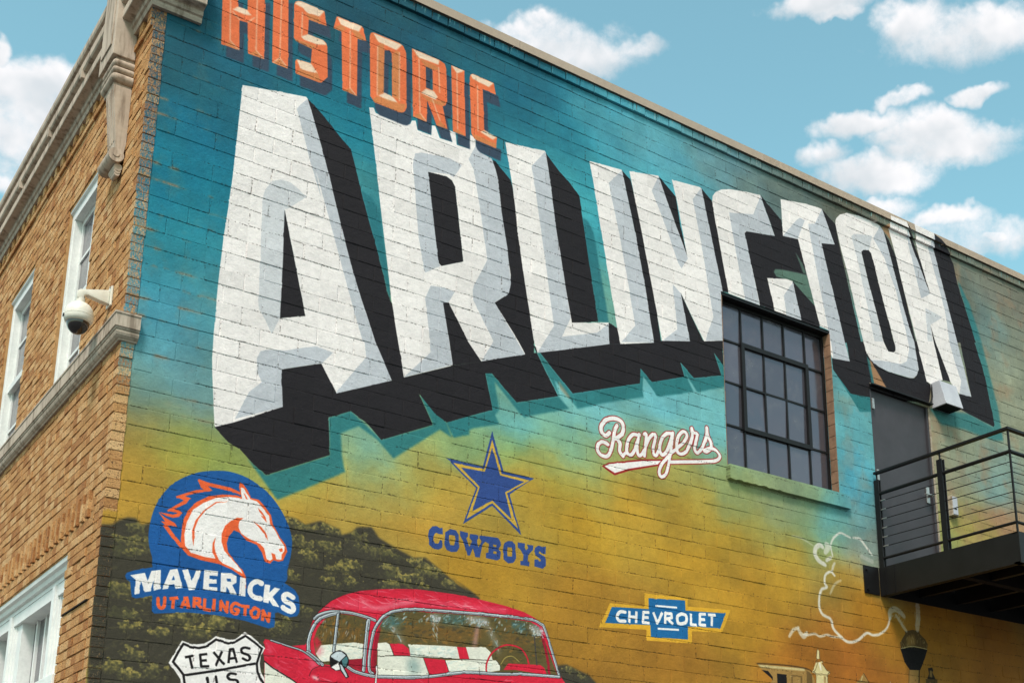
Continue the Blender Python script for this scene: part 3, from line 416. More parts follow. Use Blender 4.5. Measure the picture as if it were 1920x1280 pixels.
('S','rwhite',1,0,1,[6.64,3.97,6.58,3.968,6.528,3.91,6.506,3.835,6.509,3.779,6.547,3.766,6.59,3.817,6.631,3.918,6.649,3.983],0.0337,0),
('S','rwhite',1,0,1,[6.649,3.983,6.623,3.86,6.636,3.785,6.675,3.8,6.706,3.849],0.033,0),
('S','rwhite',1,0,1,[6.458,3.74,6.492,3.775],0.03,0),
('S','rwhite',1,0,1,[6.705,3.997,6.731,3.994,6.705,3.792],0.0326,0),
('S','rwhite',1,0,1,[6.716,3.872,6.761,3.968,6.815,4.023,6.84,4.003,6.812,3.9,6.812,3.836,6.845,3.828,6.881,3.893],0.0337,0),
('S','rwhite',1,0,1,[7.037,4.076,6.97,4.061,6.91,3.993,6.886,3.902,6.911,3.846,6.96,3.881,7.008,3.978,7.046,4.085],0.0343,0),
('S','rwhite',1,0,1,[7.046,4.085,7.024,3.946,6.999,3.825,6.959,3.687,6.901,3.633,6.871,3.663,6.89,3.731,6.958,3.816,7.032,3.896,7.087,3.937],0.0322,0),
('S','rwhite',1,0,1,[7.087,3.944,7.171,4.021,7.214,4.096,7.174,4.128,7.113,4.071,7.088,3.981,7.099,3.911,7.149,3.903,7.209,3.949,7.258,4.047],0.0333,0),
('S','rwhite',1,0,1,[7.253,4.024,7.283,4.119,7.277,4.183],0.0361,0),
('S','rwhite',1,0,1,[7.276,4.177,7.298,4.145,7.344,4.138,7.323,4.069,7.306,3.984,7.342,3.956,7.4,4.019,7.45,4.119],0.0339,0),
('S','rwhite',1,0,1,[7.444,4.095,7.464,4.174,7.466,4.23],0.0361,0),
('S','rwhite',1,0,1,[7.466,4.227,7.475,4.154,7.51,4.102,7.512,4.043,7.459,3.994,7.426,3.991],0.0346,0),
('S','rwhite',1,0,1,[7.422,3.994,7.493,4.031,7.568,4.032,7.618,3.983,7.578,3.932,7.45,3.893,7.011,3.797],0.0329,0),
('S','teal',0.8,0,0,[7.554,4.096,7.571,4.1],0.0059,0),
('S','teal',0.8,0,0,[7.563,4.098,7.562,4.077],0.0059,0),
('S','teal',0.8,0,0,[7.58,4.08,7.583,4.101,7.592,4.093,7.602,4.104,7.601,4.083],0.0059,0),
('P','chevy',1,0,0,[[6.301,2.393,6.678,2.413,6.676,2.531,7.175,2.552,7.172,2.478,7.685,2.512,7.569,2.291,7.211,2.26,7.207,2.15,6.693,2.117,6.692,2.21,6.184,2.172]]),
('P','chev',1,0,0,[[6.322,2.363,6.723,2.396,6.722,2.493,7.14,2.529,7.143,2.438,7.626,2.474,7.547,2.327,7.163,2.297,7.162,2.18,6.741,2.155,6.737,2.257,6.247,2.216]]),
('S','rwhite',1,0,0,[6.797,2.435,7.044,2.451],0.0163,0),
('S','rwhite',1,0,0,[6.819,2.236,7.06,2.254],0.0173,0),
('S','rwhite',1,0,1,[6.462,2.335,6.407,2.331,6.375,2.293,6.392,2.255,6.46,2.257],0.0285,0),
('S','rwhite',1,0,1,[7.095,2.402,7.045,2.372,7.051,2.319,7.089,2.312,7.144,2.336,7.146,2.391,7.095,2.402],0.0298,0),
('S','rwhite',1,0,0,[6.508,2.353,6.504,2.251],0.0258,0),
('S','rwhite',1,0,0,[6.584,2.358,6.579,2.257],0.0263,0),
('S','rwhite',1,0,0,[6.507,2.301,6.58,2.307],0.0263,0),
('S','rwhite',1,0,0,[6.728,2.367,6.662,2.361,6.655,2.27,6.729,2.275],0.0263,0),
('S','rwhite',1,0,0,[6.656,2.316,6.72,2.321],0.0263,0),
('S','rwhite',1,0,0,[6.773,2.375,6.815,2.284,6.875,2.386],0.0269,0),
('S','rwhite',1,0,0,[6.909,2.39,6.903,2.289],0.0263,0),
('S','rwhite',1,0,0,[6.908,2.383,6.977,2.387,6.98,2.352,6.91,2.333],0.0269,0),
('S','rwhite',1,0,0,[6.934,2.336,6.994,2.296],0.0269,0),
('S','rwhite',1,0,0,[7.204,2.419,7.201,2.319,7.268,2.321],0.0269,0),
('S','rwhite',1,0,0,[7.383,2.435,7.311,2.427,7.304,2.33,7.379,2.333],0.0275,0),
('S','rwhite',1,0,0,[7.309,2.379,7.37,2.384],0.0275,0),
('S','rwhite',1,0,0,[7.407,2.433,7.5,2.442],0.0275,0),
('S','rwhite',1,0,0,[7.455,2.436,7.447,2.335],0.0275,0),
('P','car',1,0,0,[[3.64,1.926,3.681,1.986,3.767,2.071,3.862,2.127,3.993,2.177,4.127,2.207,4.299,2.235,4.453,2.254,4.533,2.257,4.797,2.262,5.032,2.25,5.255,2.232,5.426,2.205,5.542,2.167,5.631,2.116,5.799,1.709,5.838,1.672,5.937,1.364,3.625,1.121,3.313,1.326,3.296,1.584,3.285,1.641,3.293,1.677,3.281,1.717,3.291,1.738,3.334,1.734,3.471,1.709,3.588,1.731,3.605,1.765,3.619,1.851]]),
('P','seat',1,0,0,[[3.299,1.576,3.358,1.55,3.44,1.511,3.51,1.477,3.588,1.42,3.62,1.295,3.317,1.27]]),
('S','ink',1,0,1,[3.296,1.584,3.359,1.544,3.441,1.506,3.529,1.462,3.588,1.414],0.0082,0),
('S','carlt',0.6,0.02,1,[3.858,2.071,3.964,2.079,4.1,2.053,4.234,2.108,4.456,2.164,4.537,2.152,4.799,2.171,5.07,2.183,5.256,2.191],0.0328,0),
('S','carpk',0.6,0.015,1,[3.995,2.121,4.065,2.08,4.167,2.068,4.304,2.111,4.443,2.152],0.016,0),
('S','carlt',0.5,0.015,1,[3.725,2.01,3.834,2.043,4.033,2.044],0.0156,0),
('D',('cr3', 'cr2', 'cr3'),150,0.11,0.009,-4,0.42,[3.833,2.061,4.03,2.109,4.233,2.149,4.456,2.189,4.622,2.207,5.069,2.219,5.303,2.201,4.979,2.167,4.537,2.137,4.457,2.148,4.168,2.062,3.999,2.052]),
('S','cardk',0.5,0.01,1,[3.862,2.127,4.127,2.198,4.439,2.242,4.62,2.25,4.977,2.243,5.255,2.215],0.0082,0),
('D',('cr1', 'cr2', 'cr4', 'cr3'),260,0.12,0.009,-6,0.33,[3.646,1.933,3.681,1.986,3.767,2.071,3.862,2.127,3.993,2.177,4.127,2.207,4.299,2.235,4.453,2.254,4.533,2.257,4.797,2.262,5.032,2.25,5.255,2.232,5.426,2.205,5.562,2.157,5.446,2.167,5.256,2.167,4.979,2.159,4.711,2.14,4.478,2.118,4.458,2.119,4.305,2.086,4.21,2.042,4.123,1.981,4.035,1.995,3.934,2.007,3.835,2.006,3.739,1.985]),
('D',('cr1', 'cr2', 'cr4'),150,0.09,0.012,-22,0.3,[3.292,1.729,3.471,1.703,3.629,1.678,3.69,1.601,3.642,1.555,3.635,1.472,3.534,1.485,3.383,1.552,3.301,1.596]),
('D',('cr1', 'cr2', 'cr4', 'cr3'),160,0.12,0.01,-8,0.3,[3.642,1.555,3.793,1.588,3.99,1.559,4.157,1.527,4.389,1.554,4.991,1.631,5.799,1.696,5.888,1.636,4.395,1.395,3.675,1.416]),
('P','carlt',0.5,0.012,0,[[3.306,1.708,3.33,1.699,3.352,1.648,3.322,1.639]]),
('P','carlt',0.7,0.015,0,[[3.573,1.672,3.663,1.628,3.697,1.596,3.642,1.561,3.626,1.619]]),
('P','carlt',0.6,0.012,0,[[3.362,1.591,3.406,1.566,3.422,1.515,3.382,1.558]]),
('P','cardk',0.5,0.012,0,[[3.632,1.513,3.666,1.575,3.793,1.594,3.989,1.578,3.957,1.544,3.794,1.57,3.681,1.547]]),
('P','glass1',1,0,0,[[3.649,1.77,3.675,1.858,3.741,1.951,3.83,1.987,3.969,1.986,4.063,1.97,4.038,1.791,4.034,1.594,3.921,1.613,3.728,1.605,3.674,1.654]]),
('P','glass1',1,0,0,[[4.121,1.585,4.139,1.777,4.153,1.916,4.191,1.989,4.264,2.049,4.459,2.087,4.539,2.087,4.89,2.112,5.257,2.131,5.494,2.132,5.572,2.1,5.641,1.986,5.759,1.729,4.99,1.673,4.388,1.584,4.169,1.571]]),
('P','glass2',0.55,0.05,0,[[4.373,1.978,4.715,2.012,5.073,2.024,5.056,1.951,4.719,1.896,4.377,1.872]]),
('P','glass2',0.55,0.05,0,[[3.69,1.835,3.802,1.892,4.033,1.901,4.031,1.802,3.706,1.765]]),
('P','glass2',0.55,0.05,0,[[4.674,1.922,4.79,1.85,4.896,1.877,4.823,1.939]]),
('P','glass2',0.55,0.05,0,[[5.239,2.044,5.448,2.012,5.525,1.94,5.259,1.942]]),
('D',('g1', 'g2', 'g3', 'g1', 'hill'),420,0.06,0.022,10,0.55,[4.16,1.916,4.191,1.989,4.264,2.049,4.459,2.087,4.539,2.087,4.89,2.112,5.257,2.131,5.494,2.132,5.572,2.1,5.661,1.825,5.497,1.784,5.262,1.783,5.169,1.789,5.103,1.885,4.379,1.827,4.165,1.817]),
('D',('g1', 'g2', 'g3', 'hill'),160,0.05,0.02,70,0.5,[3.69,1.835,3.748,1.94,3.83,1.978,3.969,1.98,4.057,1.96,4.037,1.803,3.707,1.753]),
('D',('g4', 'g5', 'g6', 'g4'),170,0.05,0.018,60,0.75,[4.165,1.955,4.265,2.043,4.459,2.084,4.539,2.083,4.89,2.108,5.257,2.127,5.494,2.128,5.621,2.09,5.573,2.01,5.165,2.011,4.803,2.03,4.373,1.97]),
('D',('g5', 'g6'),26,0.05,0.008,80,0.6,[3.685,1.92,4.024,1.95,4.024,1.801,3.694,1.758]),
('P','haze',0.75,0.03,0,[[4.583,2.073,4.669,2.084,4.654,2.02,4.593,2.028]]),
('P','haze',0.75,0.03,0,[[4.89,2.096,5.09,2.106,5.1,2.043,5.018,2.057,4.909,2.059]]),
('P','haze',0.75,0.03,0,[[5.475,2.105,5.621,2.09,5.611,2.04,5.534,2.03]]),
('P','glassteal',0.7,0.04,0,[[4.158,1.966,4.265,2.03,4.336,1.995,4.31,1.947,4.215,1.923]]),
('P','glassteal',0.7,0.04,0,[[5.313,2.109,5.447,2.11,5.447,2.061,5.381,2.037]]),
('P','glassteal',0.7,0.04,0,[[4.67,2.069,4.89,2.104,4.874,2.039,4.697,2.025]]),
('S','haze',0.6,0.03,1,[4.269,1.936,4.327,1.874,4.357,1.827],0.02,0),
('S','haze',0.55,0.03,1,[5.101,2.027,5.167,1.932,5.196,1.855],0.0252,0),
('D',('g5', 'g5', 'g6', 's1'),46,0.035,0.016,50,0.75,[4.578,2.076,4.673,2.089,4.663,2.017,4.589,2.023]),
('D',('g5', 'g5', 'g6', 's1'),46,0.035,0.016,50,0.75,[4.881,2.099,5.099,2.111,5.119,2.029,5.018,2.053,4.9,2.054]),
('D',('g5', 'g5', 'g6', 's1'),46,0.035,0.016,50,0.75,[5.466,2.108,5.636,2.092,5.626,2.029,5.524,2.021]),
('D',('g5', 'g6', 'g2'),40,0.06,0.012,-65,0.6,[4.597,2.021,4.654,2.02,4.65,1.857,4.615,1.869]),
('D',('g5', 'g6', 'g2'),40,0.06,0.012,-65,0.6,[5.096,2.043,5.165,2.035,5.215,1.842,5.158,1.891]),
('D',('g5', 'g6', 'g2'),40,0.06,0.012,-65,0.6,[4.241,1.939,4.283,1.944,4.364,1.827,4.328,1.836]),
('D',('g4', 'g6', 'g4', 'g1'),60,0.04,0.016,40,0.65,[4.152,1.953,4.265,2.036,4.343,1.995,4.311,1.935,4.208,1.916]),
('D',('g4', 'g6', 'g4', 'g1'),60,0.04,0.016,40,0.65,[5.304,2.112,5.461,2.115,5.457,2.054,5.371,2.023]),
('D',('g4', 'g6', 'g4', 'g1'),60,0.04,0.016,40,0.65,[4.678,2.074,4.881,2.103,4.883,2.04,4.689,2.02]),
('P','seat',1,0,0,[[3.708,1.741,3.848,1.769,3.965,1.791,4.038,1.787,4.03,1.679,3.925,1.662,3.714,1.622,3.673,1.677]]),
('P','carlt',0.5,0.02,0,[[3.658,1.712,3.708,1.741,3.735,1.702,3.687,1.655]]),
('P','cardk',1,0,0,[[3.925,1.659,4.033,1.68,4.031,1.594,3.928,1.614]]),
('P','car',0.8,0.01,0,[[3.649,1.77,3.672,1.803,3.713,1.754,3.671,1.713]]),
('P','cardk',0.9,0,0,[[4.101,1.589,4.129,1.863,4.173,1.931,4.152,1.791,4.148,1.581]]),
('P','seat',1,0,0,[[4.152,1.806,4.219,1.82,4.261,1.803,4.284,1.731,4.156,1.714]]),
('P','car',1,0,0,[[4.247,1.814,4.357,1.823,4.407,1.794,4.426,1.743,4.288,1.731]]),
('P','seat',1,0,0,[[4.413,1.801,4.404,1.826,4.72,1.85,4.825,1.854,4.85,1.763,4.424,1.737]]),
('P','car',1,0,0,[[4.821,1.853,4.901,1.858,4.934,1.772,4.85,1.763]]),
('P','seat',1,0,0,[[4.901,1.862,5.076,1.878,5.122,1.847,5.146,1.783,4.934,1.772]]),
('P','seat',1,0,0,[[4.156,1.711,4.423,1.74,4.407,1.735,4.534,1.738,4.589,1.615,4.388,1.584,4.162,1.573]]),
('P','car',1,0,0,[[4.534,1.738,4.723,1.742,4.761,1.643,4.593,1.615]]),
('P','seat',1,0,0,[[4.723,1.739,4.943,1.769,5.179,1.786,5.216,1.755,5.212,1.711,5.08,1.678,4.761,1.643]]),
('D',('s1', 's2', 's3', 's1'),150,0.05,0.016,8,0.4,[3.708,1.735,3.965,1.785,4.032,1.778,4.023,1.685,3.72,1.628]),
('D',('s1', 's2', 's3', 's1'),200,0.06,0.016,4,0.4,[4.413,1.815,4.808,1.852,4.845,1.767,4.432,1.742]),
('D',('s1', 's2', 's1', 's3'),160,0.06,0.016,4,0.35,[4.732,1.736,5.169,1.781,5.207,1.714,4.769,1.647]),
('P','glassteal',0.5,0.04,0,[[4.4,1.716,4.475,1.731,4.521,1.63,4.421,1.598]]),
('P','glassteal',0.4,0.02,0,[[4.413,1.815,4.456,1.79,4.432,1.742]]),
('S','ink',0.9,0,0,[4.156,1.711,4.291,1.729,4.423,1.74,4.432,1.738,4.81,1.759,5.142,1.782],0.0044,0),
('S','ink',0.9,0,0,[4.723,1.739,4.761,1.643],0.0045,0),
('S','ink',0.9,0,0,[4.534,1.738,4.589,1.615],0.0044,0),
('S','ink',0.9,0,0,[4.246,1.817,4.288,1.731],0.0044,0),
('S','ink',0.9,0,0,[5.179,1.786,5.216,1.755,5.217,1.711],0.0046,0),
('P','car',1,0,0,[[5.244,1.718,5.29,1.774,5.593,1.793,5.632,1.773,5.662,1.715,5.498,1.724,5.356,1.729]]),
('S','red',1,0,1,[5.098,1.672,5.088,1.742,5.132,1.833,5.214,1.897,5.297,1.922,5.401,1.906,5.459,1.852,5.483,1.79],0.0143,0),
('S','car',1,0,1,[5.098,1.672,5.088,1.742,5.132,1.833,5.214,1.897,5.297,1.922,5.401,1.906,5.459,1.852,5.483,1.79],0.0092,0),
('S','hill3',0.8,0,1,[5.225,1.764,5.261,1.815,5.327,1.834,5.393,1.797],0.0067,0),
('S','carpk',0.6,0.02,1,[4.976,1.878,5,2.023],0.0252,0),
('S','chromed',1,0,1,[5.534,2.014,5.56,1.79],0.0095,0),
('S','cardk',1,0,1,[5.611,2.031,5.661,1.857,5.681,1.721],0.0236,0),
('S','chrome',0.7,0,1,[5.563,2.026,5.602,2.038,5.621,2.016],0.0088,0),
('S','ink',1,0,1,[3.646,1.927,3.682,1.959,3.758,1.99,3.836,2.001,3.934,2.003,4.035,1.991,4.124,1.973],0.0266,0),
('S','chrome',1,0,1,[3.646,1.927,3.682,1.959,3.758,1.99,3.836,2.001,3.934,2.003,4.035,1.991,4.124,1.973],0.018,0),
('S','chromed',0.7,0,1,[3.649,1.924,3.686,1.956,3.762,1.987,3.839,1.999,3.938,2.001,4.039,1.989,4.127,1.97],0.0052,0),
('S','ink',1,0,1,[4.121,1.579,4.094,1.6,4.089,1.698,4.109,1.86,4.145,1.952,4.21,2.029,4.305,2.07,4.452,2.099,4.479,2.102,4.89,2.128,5.256,2.147,5.494,2.152,5.591,2.127,5.641,2.076,5.779,1.723],0.0279,0),
('S','chrome',1,0,1,[4.121,1.579,4.094,1.6,4.089,1.698,4.109,1.86,4.145,1.952,4.21,2.029,4.305,2.07,4.452,2.099,4.479,2.102,4.89,2.128,5.256,2.147,5.494,2.152,5.591,2.127,5.641,2.076,5.779,1.723],0.0189,0),
('S','chromed',0.7,0,1,[4.125,1.576,4.097,1.597,4.093,1.695,4.112,1.858,4.149,1.949,4.214,2.027,4.309,2.067,4.455,2.096,4.482,2.099,4.893,2.125,5.26,2.144,5.498,2.149,5.596,2.124,5.645,2.073,5.783,1.72],0.0053,0),
('S','ink',1,0,1,[3.622,1.684,3.612,1.754,3.637,1.853,3.684,1.926,3.772,1.973,3.83,1.988],0.0293,0),
('S','chrome',1,0,1,[3.622,1.684,3.612,1.754,3.637,1.853,3.684,1.926,3.772,1.973,3.83,1.988],0.0209,0),
('S','chromed',0.7,0,1,[3.625,1.681,3.615,1.752,3.641,1.851,3.688,1.923,3.775,1.971,3.833,1.985],0.006,0),
('S','ink',1,0,1,[3.61,1.682,3.675,1.642,3.728,1.605],0.0251,0),
('S','chrome',1,0,1,[3.61,1.682,3.675,1.642,3.728,1.605],0.0167,0),
('S','chromed',0.7,0,1,[3.613,1.68,3.678,1.639,3.731,1.603],0.0046,0),
('S','ink',1,0,1,[3.827,1.98,3.818,1.851,3.809,1.71],0.0258,0),
('S','chrome',1,0,1,[3.827,1.98,3.818,1.851,3.809,1.71],0.0172,0),
('S','chromed',0.7,0,1,[3.83,1.978,3.821,1.848,3.812,1.707],0.0047,0),
('S','ink',1,0,1,[4.067,1.967,4.057,1.817,4.047,1.596],0.032,0),
('S','chrome',1,0,1,[4.067,1.967,4.057,1.817,4.047,1.596],0.0234,0),
('S','chromed',0.7,0,1,[4.07,1.965,4.06,1.815,4.051,1.593],0.0067,0),
('S','ink',1,0,1,[3.922,1.607,3.989,1.578,4.122,1.56,4.257,1.567,4.463,1.581,4.388,1.576,4.598,1.604,4.901,1.664,5.171,1.679,5.451,1.703,5.779,1.715],0.0279,0),
('S','chrome',1,0,1,[3.922,1.607,3.989,1.578,4.122,1.56,4.257,1.567,4.463,1.581,4.388,1.576,4.598,1.604,4.901,1.664,5.171,1.679,5.451,1.703,5.779,1.715],0.0189,0),
('S','chromed',0.7,0,1,[3.925,1.604,3.992,1.575,4.126,1.558,4.261,1.564,4.467,1.578,4.392,1.573,4.602,1.601,4.905,1.661,5.175,1.676,5.455,1.7,5.783,1.712],0.0052,0),
('S','ink',1,0,1,[3.334,1.734,3.471,1.706,3.572,1.684,3.663,1.634,3.703,1.603],0.0171,0),
('S','chrome',1,0,1,[3.334,1.734,3.471,1.706,3.572,1.684,3.663,1.634,3.703,1.603],0.0089,0),
('S','chromed',0.7,0,1,[3.337,1.732,3.474,1.703,3.575,1.681,3.666,1.632,3.706,1.6],0.0026,0),
('P','ink',1,0,1,[[3.78,1.647,3.788,1.684,3.825,1.712,3.87,1.717,3.91,1.697,3.929,1.656,3.921,1.613,3.884,1.585,3.832,1.571,3.793,1.594]]),
('P','chrome',1,0,0,[[3.791,1.678,3.825,1.705,3.871,1.71,3.904,1.69,3.886,1.67,3.855,1.637,3.789,1.666]]),
('P','glassteal',1,0,0,[[3.874,1.651,3.911,1.685,3.922,1.656,3.909,1.606,3.882,1.615]]),
('P','rwhite',1,0,0,[[3.799,1.592,3.849,1.633,3.864,1.583,3.832,1.573]]),
('P','ink',1,0,0,[[3.852,1.636,3.875,1.627,3.938,1.536,3.913,1.522,3.865,1.577]]),
('P','chrome',1,0,0,[[3.862,1.622,3.876,1.615,3.928,1.535,3.912,1.531,3.871,1.584]]),
('S','ink',1,0,1,[4.152,1.637,4.148,1.514],0.0172,0),
('S','rwhite',1,0,1,[4.152,1.634,4.149,1.514],0.0102,0),
('P','rwhite',0.9,0.008,0,[[3.644,1.517,3.682,1.517,3.716,1.488,3.671,1.496]]),
('S','ink',0.7,0,1,[3.632,1.513,3.654,1.562,3.716,1.592,3.793,1.594],0.0046,0),
('S','ink',0.5,0,1,[3.64,1.926,3.681,1.986,3.767,2.071,3.862,2.127],0.0039,0),
('S','ink',0.7,0,1,[5.799,1.709,5.938,1.689,6.141,1.659],0.0062,0),
('P','brass',1,0,0,[[7.986,2.05,8.059,2.05,8.606,2.072,8.682,2.052,8.735,1.975,8.742,1.81,8.078,1.753,8.101,1.834,8.18,1.922,8.128,1.97,8.021,2.02]]),
('P','brassl',0.8,0.006,0,[[7.995,2.044,8.606,2.069,8.614,2.046,8.039,2.022]]),
('P','ink',1,0,0,[[8.047,2,8.129,1.997,8.182,1.949,8.18,1.915,8.145,1.945]]),
('P','ink',1,0,0,[[8.24,1.985,8.367,1.987,8.365,1.906,8.357,1.777,8.235,1.766]]),
('P','brassd',0.6,0,0,[[8.428,1.993,8.571,1.993,8.557,1.794,8.417,1.782]]),
('P','brass',1,0,0,[[8.446,1.978,8.551,1.979,8.538,1.793,8.436,1.784]]),
('P','brassd',0.7,0,0,[[8.634,2.054,8.7,2.026,8.712,1.808,8.644,1.802,8.627,1.964]]),
('S','ink',0.9,0.003,1,[7.986,2.052,8.32,2.073,8.625,2.071,8.72,2.042],0.0092,0),
('P','brassl',1,0,0,[[8.767,2.144,8.867,2.162,8.846,2.138,8.911,2.082,8.95,2.079,8.948,2.051,8.917,2.037,8.91,1.825,8.742,1.81,8.754,2.025,8.71,2.041,8.722,2.063]]),
('P','brassl',1,0,0,[[8.789,2.251,8.798,2.28,8.821,2.255,8.82,2.185,8.779,2.173]]),
('S','brassd',0.9,0,1,[8.732,1.81,8.758,2.018,8.725,2.05,8.751,2.066,8.787,2.139,8.764,2.151,8.793,2.175,8.778,2.187,8.789,2.251,8.799,2.276],0.0063,0),
('S','brassd',0.9,0,1,[8.91,1.825,8.921,2.034,8.955,2.066,8.901,2.088,8.862,2.14,8.867,2.162,8.825,2.181,8.825,2.255],0.0083,0),
('S','rwhite',0.8,0.006,1,[8.816,2.142,8.831,2.081],0.0156,0),
('S','brassd',0.8,0,1,[8.72,2.033,8.917,2.037],0.0072,0),
('S','brass',0.9,0.01,1,[8.876,2.016,8.87,1.822],0.0205,0),
('P','brass',1,0,0,[[9.32,2.002,9.376,2.05,9.422,2.098,9.438,2.113,9.448,2.086,9.499,2.019,9.495,1.876,9.307,1.86]]),
('S','ink',0.8,0,1,[9.429,2.105,9.448,2.083,9.499,2.019],0.0065,0),
('S','brassl',0.8,0.004,1,[9.41,2.075,9.384,2.022],0.0106,0),
('P','brassd',1,0,0,[[10.111,2.583,10.102,2.605,10.23,2.635,10.332,2.632,10.34,2.603,10.416,2.558,10.456,2.509,10.438,2.454,10.21,2.459,10.015,2.415,10.014,2.475]]),
('P','brass',0.7,0.02,0,[[10.13,2.548,10.247,2.584,10.258,2.48,10.119,2.449]]),
('P','ink',1,0,0,[[10.008,2.414,10.21,2.456,10.442,2.452,10.363,2.31,10.296,2.221,10.136,2.205,10.066,2.279]]),
('P','brass',1,0,0,[[10.132,2.209,10.284,2.22,10.24,1.941,10.083,1.927]]),
('S','brassl',0.8,0,1,[10.021,2.416,10.21,2.459,10.438,2.454],0.0068,0),
('S','ink',0.8,0,1,[10.283,2.212,10.24,1.941],0.0169,0),
('S','brassd',0.8,0,1,[10.124,2.196,10.083,1.927],0.0111,0),
('S','brassd',0.9,0,1,[10.111,2.583,10.227,2.612,10.336,2.602],0.009,0),
('P','brassd',1,0,0,[[10.377,2.139,10.563,2.149,10.54,1.967,10.355,1.951]]),
('P','ink',0.85,0,0,[[10.425,2.256,10.496,2.271,10.509,2.242,10.49,2.218,10.519,2.175,10.539,2.147,10.4,2.141,10.434,2.197]]),
('P','brass',0.8,0.004,0,[[10.453,2.237,10.485,2.232,10.483,2.164,10.44,2.168]]),
('S','brass',0.8,0.006,1,[10.442,2.108,10.424,1.957],0.0169,0),
('S','smoke',0.7,0,1,[9.825,2.057,9.819,1.962],0.0065,0),
('S','smoke',0.4025,0.006,1,[8.819,3.304,8.657,3.352,8.529,3.357],0.0149,0.25),
('S','smoke',0.8625,0.006,1,[8.975,3.132,8.883,3.165,8.836,3.225,8.856,3.29,8.915,3.326,8.951,3.309],0.0522,0.25),
('S','smoke',0.69,0.006,1,[9.001,3.347,9.028,3.324,8.985,3.263],0.067,0.25),
('S','smoke',0.805,0.006,1,[9.058,3.219,8.998,3.183],0.0522,0.25),
('S','smoke',0.8625,0.006,1,[9.088,3.238,9.068,3.344,9.113,3.427,9.216,3.5,9.312,3.488,9.37,3.477],0.0228,0.25),
('S','smoke',0.8625,0.006,1,[9.41,3.484,9.509,3.486,9.584,3.428,9.676,3.344],0.0263,0.25),
('S','smoke',0.345,0.006,1,[9.512,3.304,9.669,3.273],0.0618,0.25),
('S','smoke',0.69,0.006,1,[9.065,3.085,9.089,3.143,9.111,3.173],0.0298,0.25),
('S','smoke',0.897,0.006,1,[9.1,3.042,9.046,3.075,8.966,3.029,8.95,2.946,8.976,2.909,8.898,2.872,8.863,2.787,8.856,2.693,8.897,2.626,9.006,2.593,9.036,2.505,9.125,2.442,9.235,2.395,9.371,2.424,9.516,2.515,9.614,2.506,9.737,2.541,9.835,2.615,9.886,2.718],0.0307,0.25),
('S','smoke',0.46,0.006,1,[9.183,3.007,9.092,2.953,9.018,2.848],0.0261,0.25),
('S','smoke',0.6325,0.006,1,[9.886,2.718,9.893,2.781,9.968,2.818,10.049,2.801,10.107,2.759],0.0619,0.25),
('S','smoke',0.575,0.006,1,[9.982,2.758,10.075,2.658,10.131,2.609],0.038,0.25),
('S','smoke',0.575,0.006,1,[10.336,2.93,10.33,2.788,10.303,2.643],0.0696,0.25),
('S','smoke',0.7475,0.006,1,[9.124,2.429,9.01,2.422,8.937,2.433,8.842,2.403,8.77,2.42,8.678,2.397,8.615,2.396],0.0244,0.25),
('S','smoke',0.69,0.006,1,[8.425,2.354,8.483,2.425,8.556,2.453],0.0345,0.25),
('S','smoke',0.69,0.006,1,[8.555,2.434,8.613,2.376,8.661,2.414],0.0492,0.25),
('D',('brassl', 'brassd', 'brass'),120,0.05,0.008,85,0.5,[10.111,2.583,10.329,2.601,10.444,2.508,10.438,2.457,10.015,2.422,10.014,2.475]),
('D',('brassl', 'brassd', 'brass'),90,0.05,0.008,3,0.45,[7.995,2.044,8.606,2.069,8.605,1.798,8.366,1.778,8.37,1.981,8.23,1.984,8.129,1.997]),
('D',('smoke', 'smoke', 'haze'),70,0.06,0.014,70,0.35,[9.87,2.757,9.948,2.816,10.07,2.804,10.125,2.734,10.133,2.623,10.054,2.655,10,2.732,9.905,2.706]),
('D',('smoke', 'haze'),50,0.07,0.014,85,0.35,[10.282,2.923,10.379,2.936,10.37,2.764,10.323,2.639,10.259,2.631]),
('END',),
]
PAINT = {'white': (229, 222, 220), 'grey': (184, 187, 194), 'grey2': (197, 198, 202), 'black': (33, 30, 34), 'teal': (42, 112, 116), 'tealdk': (36, 105, 115), 'orange': (222, 111, 68), 'cream': (232, 208, 184), 'tan': (196, 125, 76), 'navy': (53, 68, 86), 'mblue': (26, 84, 148), 'morange': (228, 96, 52), 'star': (47, 72, 132), 'starob': (196, 158, 62), 'red': (150, 38, 38), 'rwhite': (234, 228, 226), 'chev': (28, 98, 152), 'chevy': (212, 160, 48), 'ink': (22, 19, 21), 'car': (204, 34, 58), 'carlt': (226, 92, 116), 'carpk': (238, 170, 180), 'cardk': (150, 24, 44), 'seat': (222, 220, 206), 'chrome': (190, 200, 206), 'chromed': (60, 58, 62), 'glass1': (92, 80, 46), 'glass2': (120, 84, 38), 'hill': (62, 58, 48), 'hill2': (92, 93, 58), 'hill3': (176, 154, 82), 'patch': (92, 122, 108), 'tanwedge': (172, 128, 92), 'smoke': (214, 210, 200), 'brass': (150, 116, 64), 'brassl': (206, 190, 140), 'brassd': (84, 64, 36), 'dab1': (86, 82, 56), 'dab2': (48, 46, 40), 'dab3': (104, 98, 62), 'g1': (66, 62, 42), 'g2': (132, 90, 40), 'g3': (156, 108, 46), 'g4': (60, 92, 92), 'g5': (196, 196, 200), 'g6': (150, 184, 190), 'cr1': (168, 18, 42), 'cr2': (236, 120, 140), 'cr3': (246, 205, 208), 'cr4': (216, 48, 74), 's1': (236, 233, 224), 's2': (196, 202, 188), 's3': (150, 186, 188), 'glassteal': (74, 120, 124), 'haze': (178, 184, 190)}

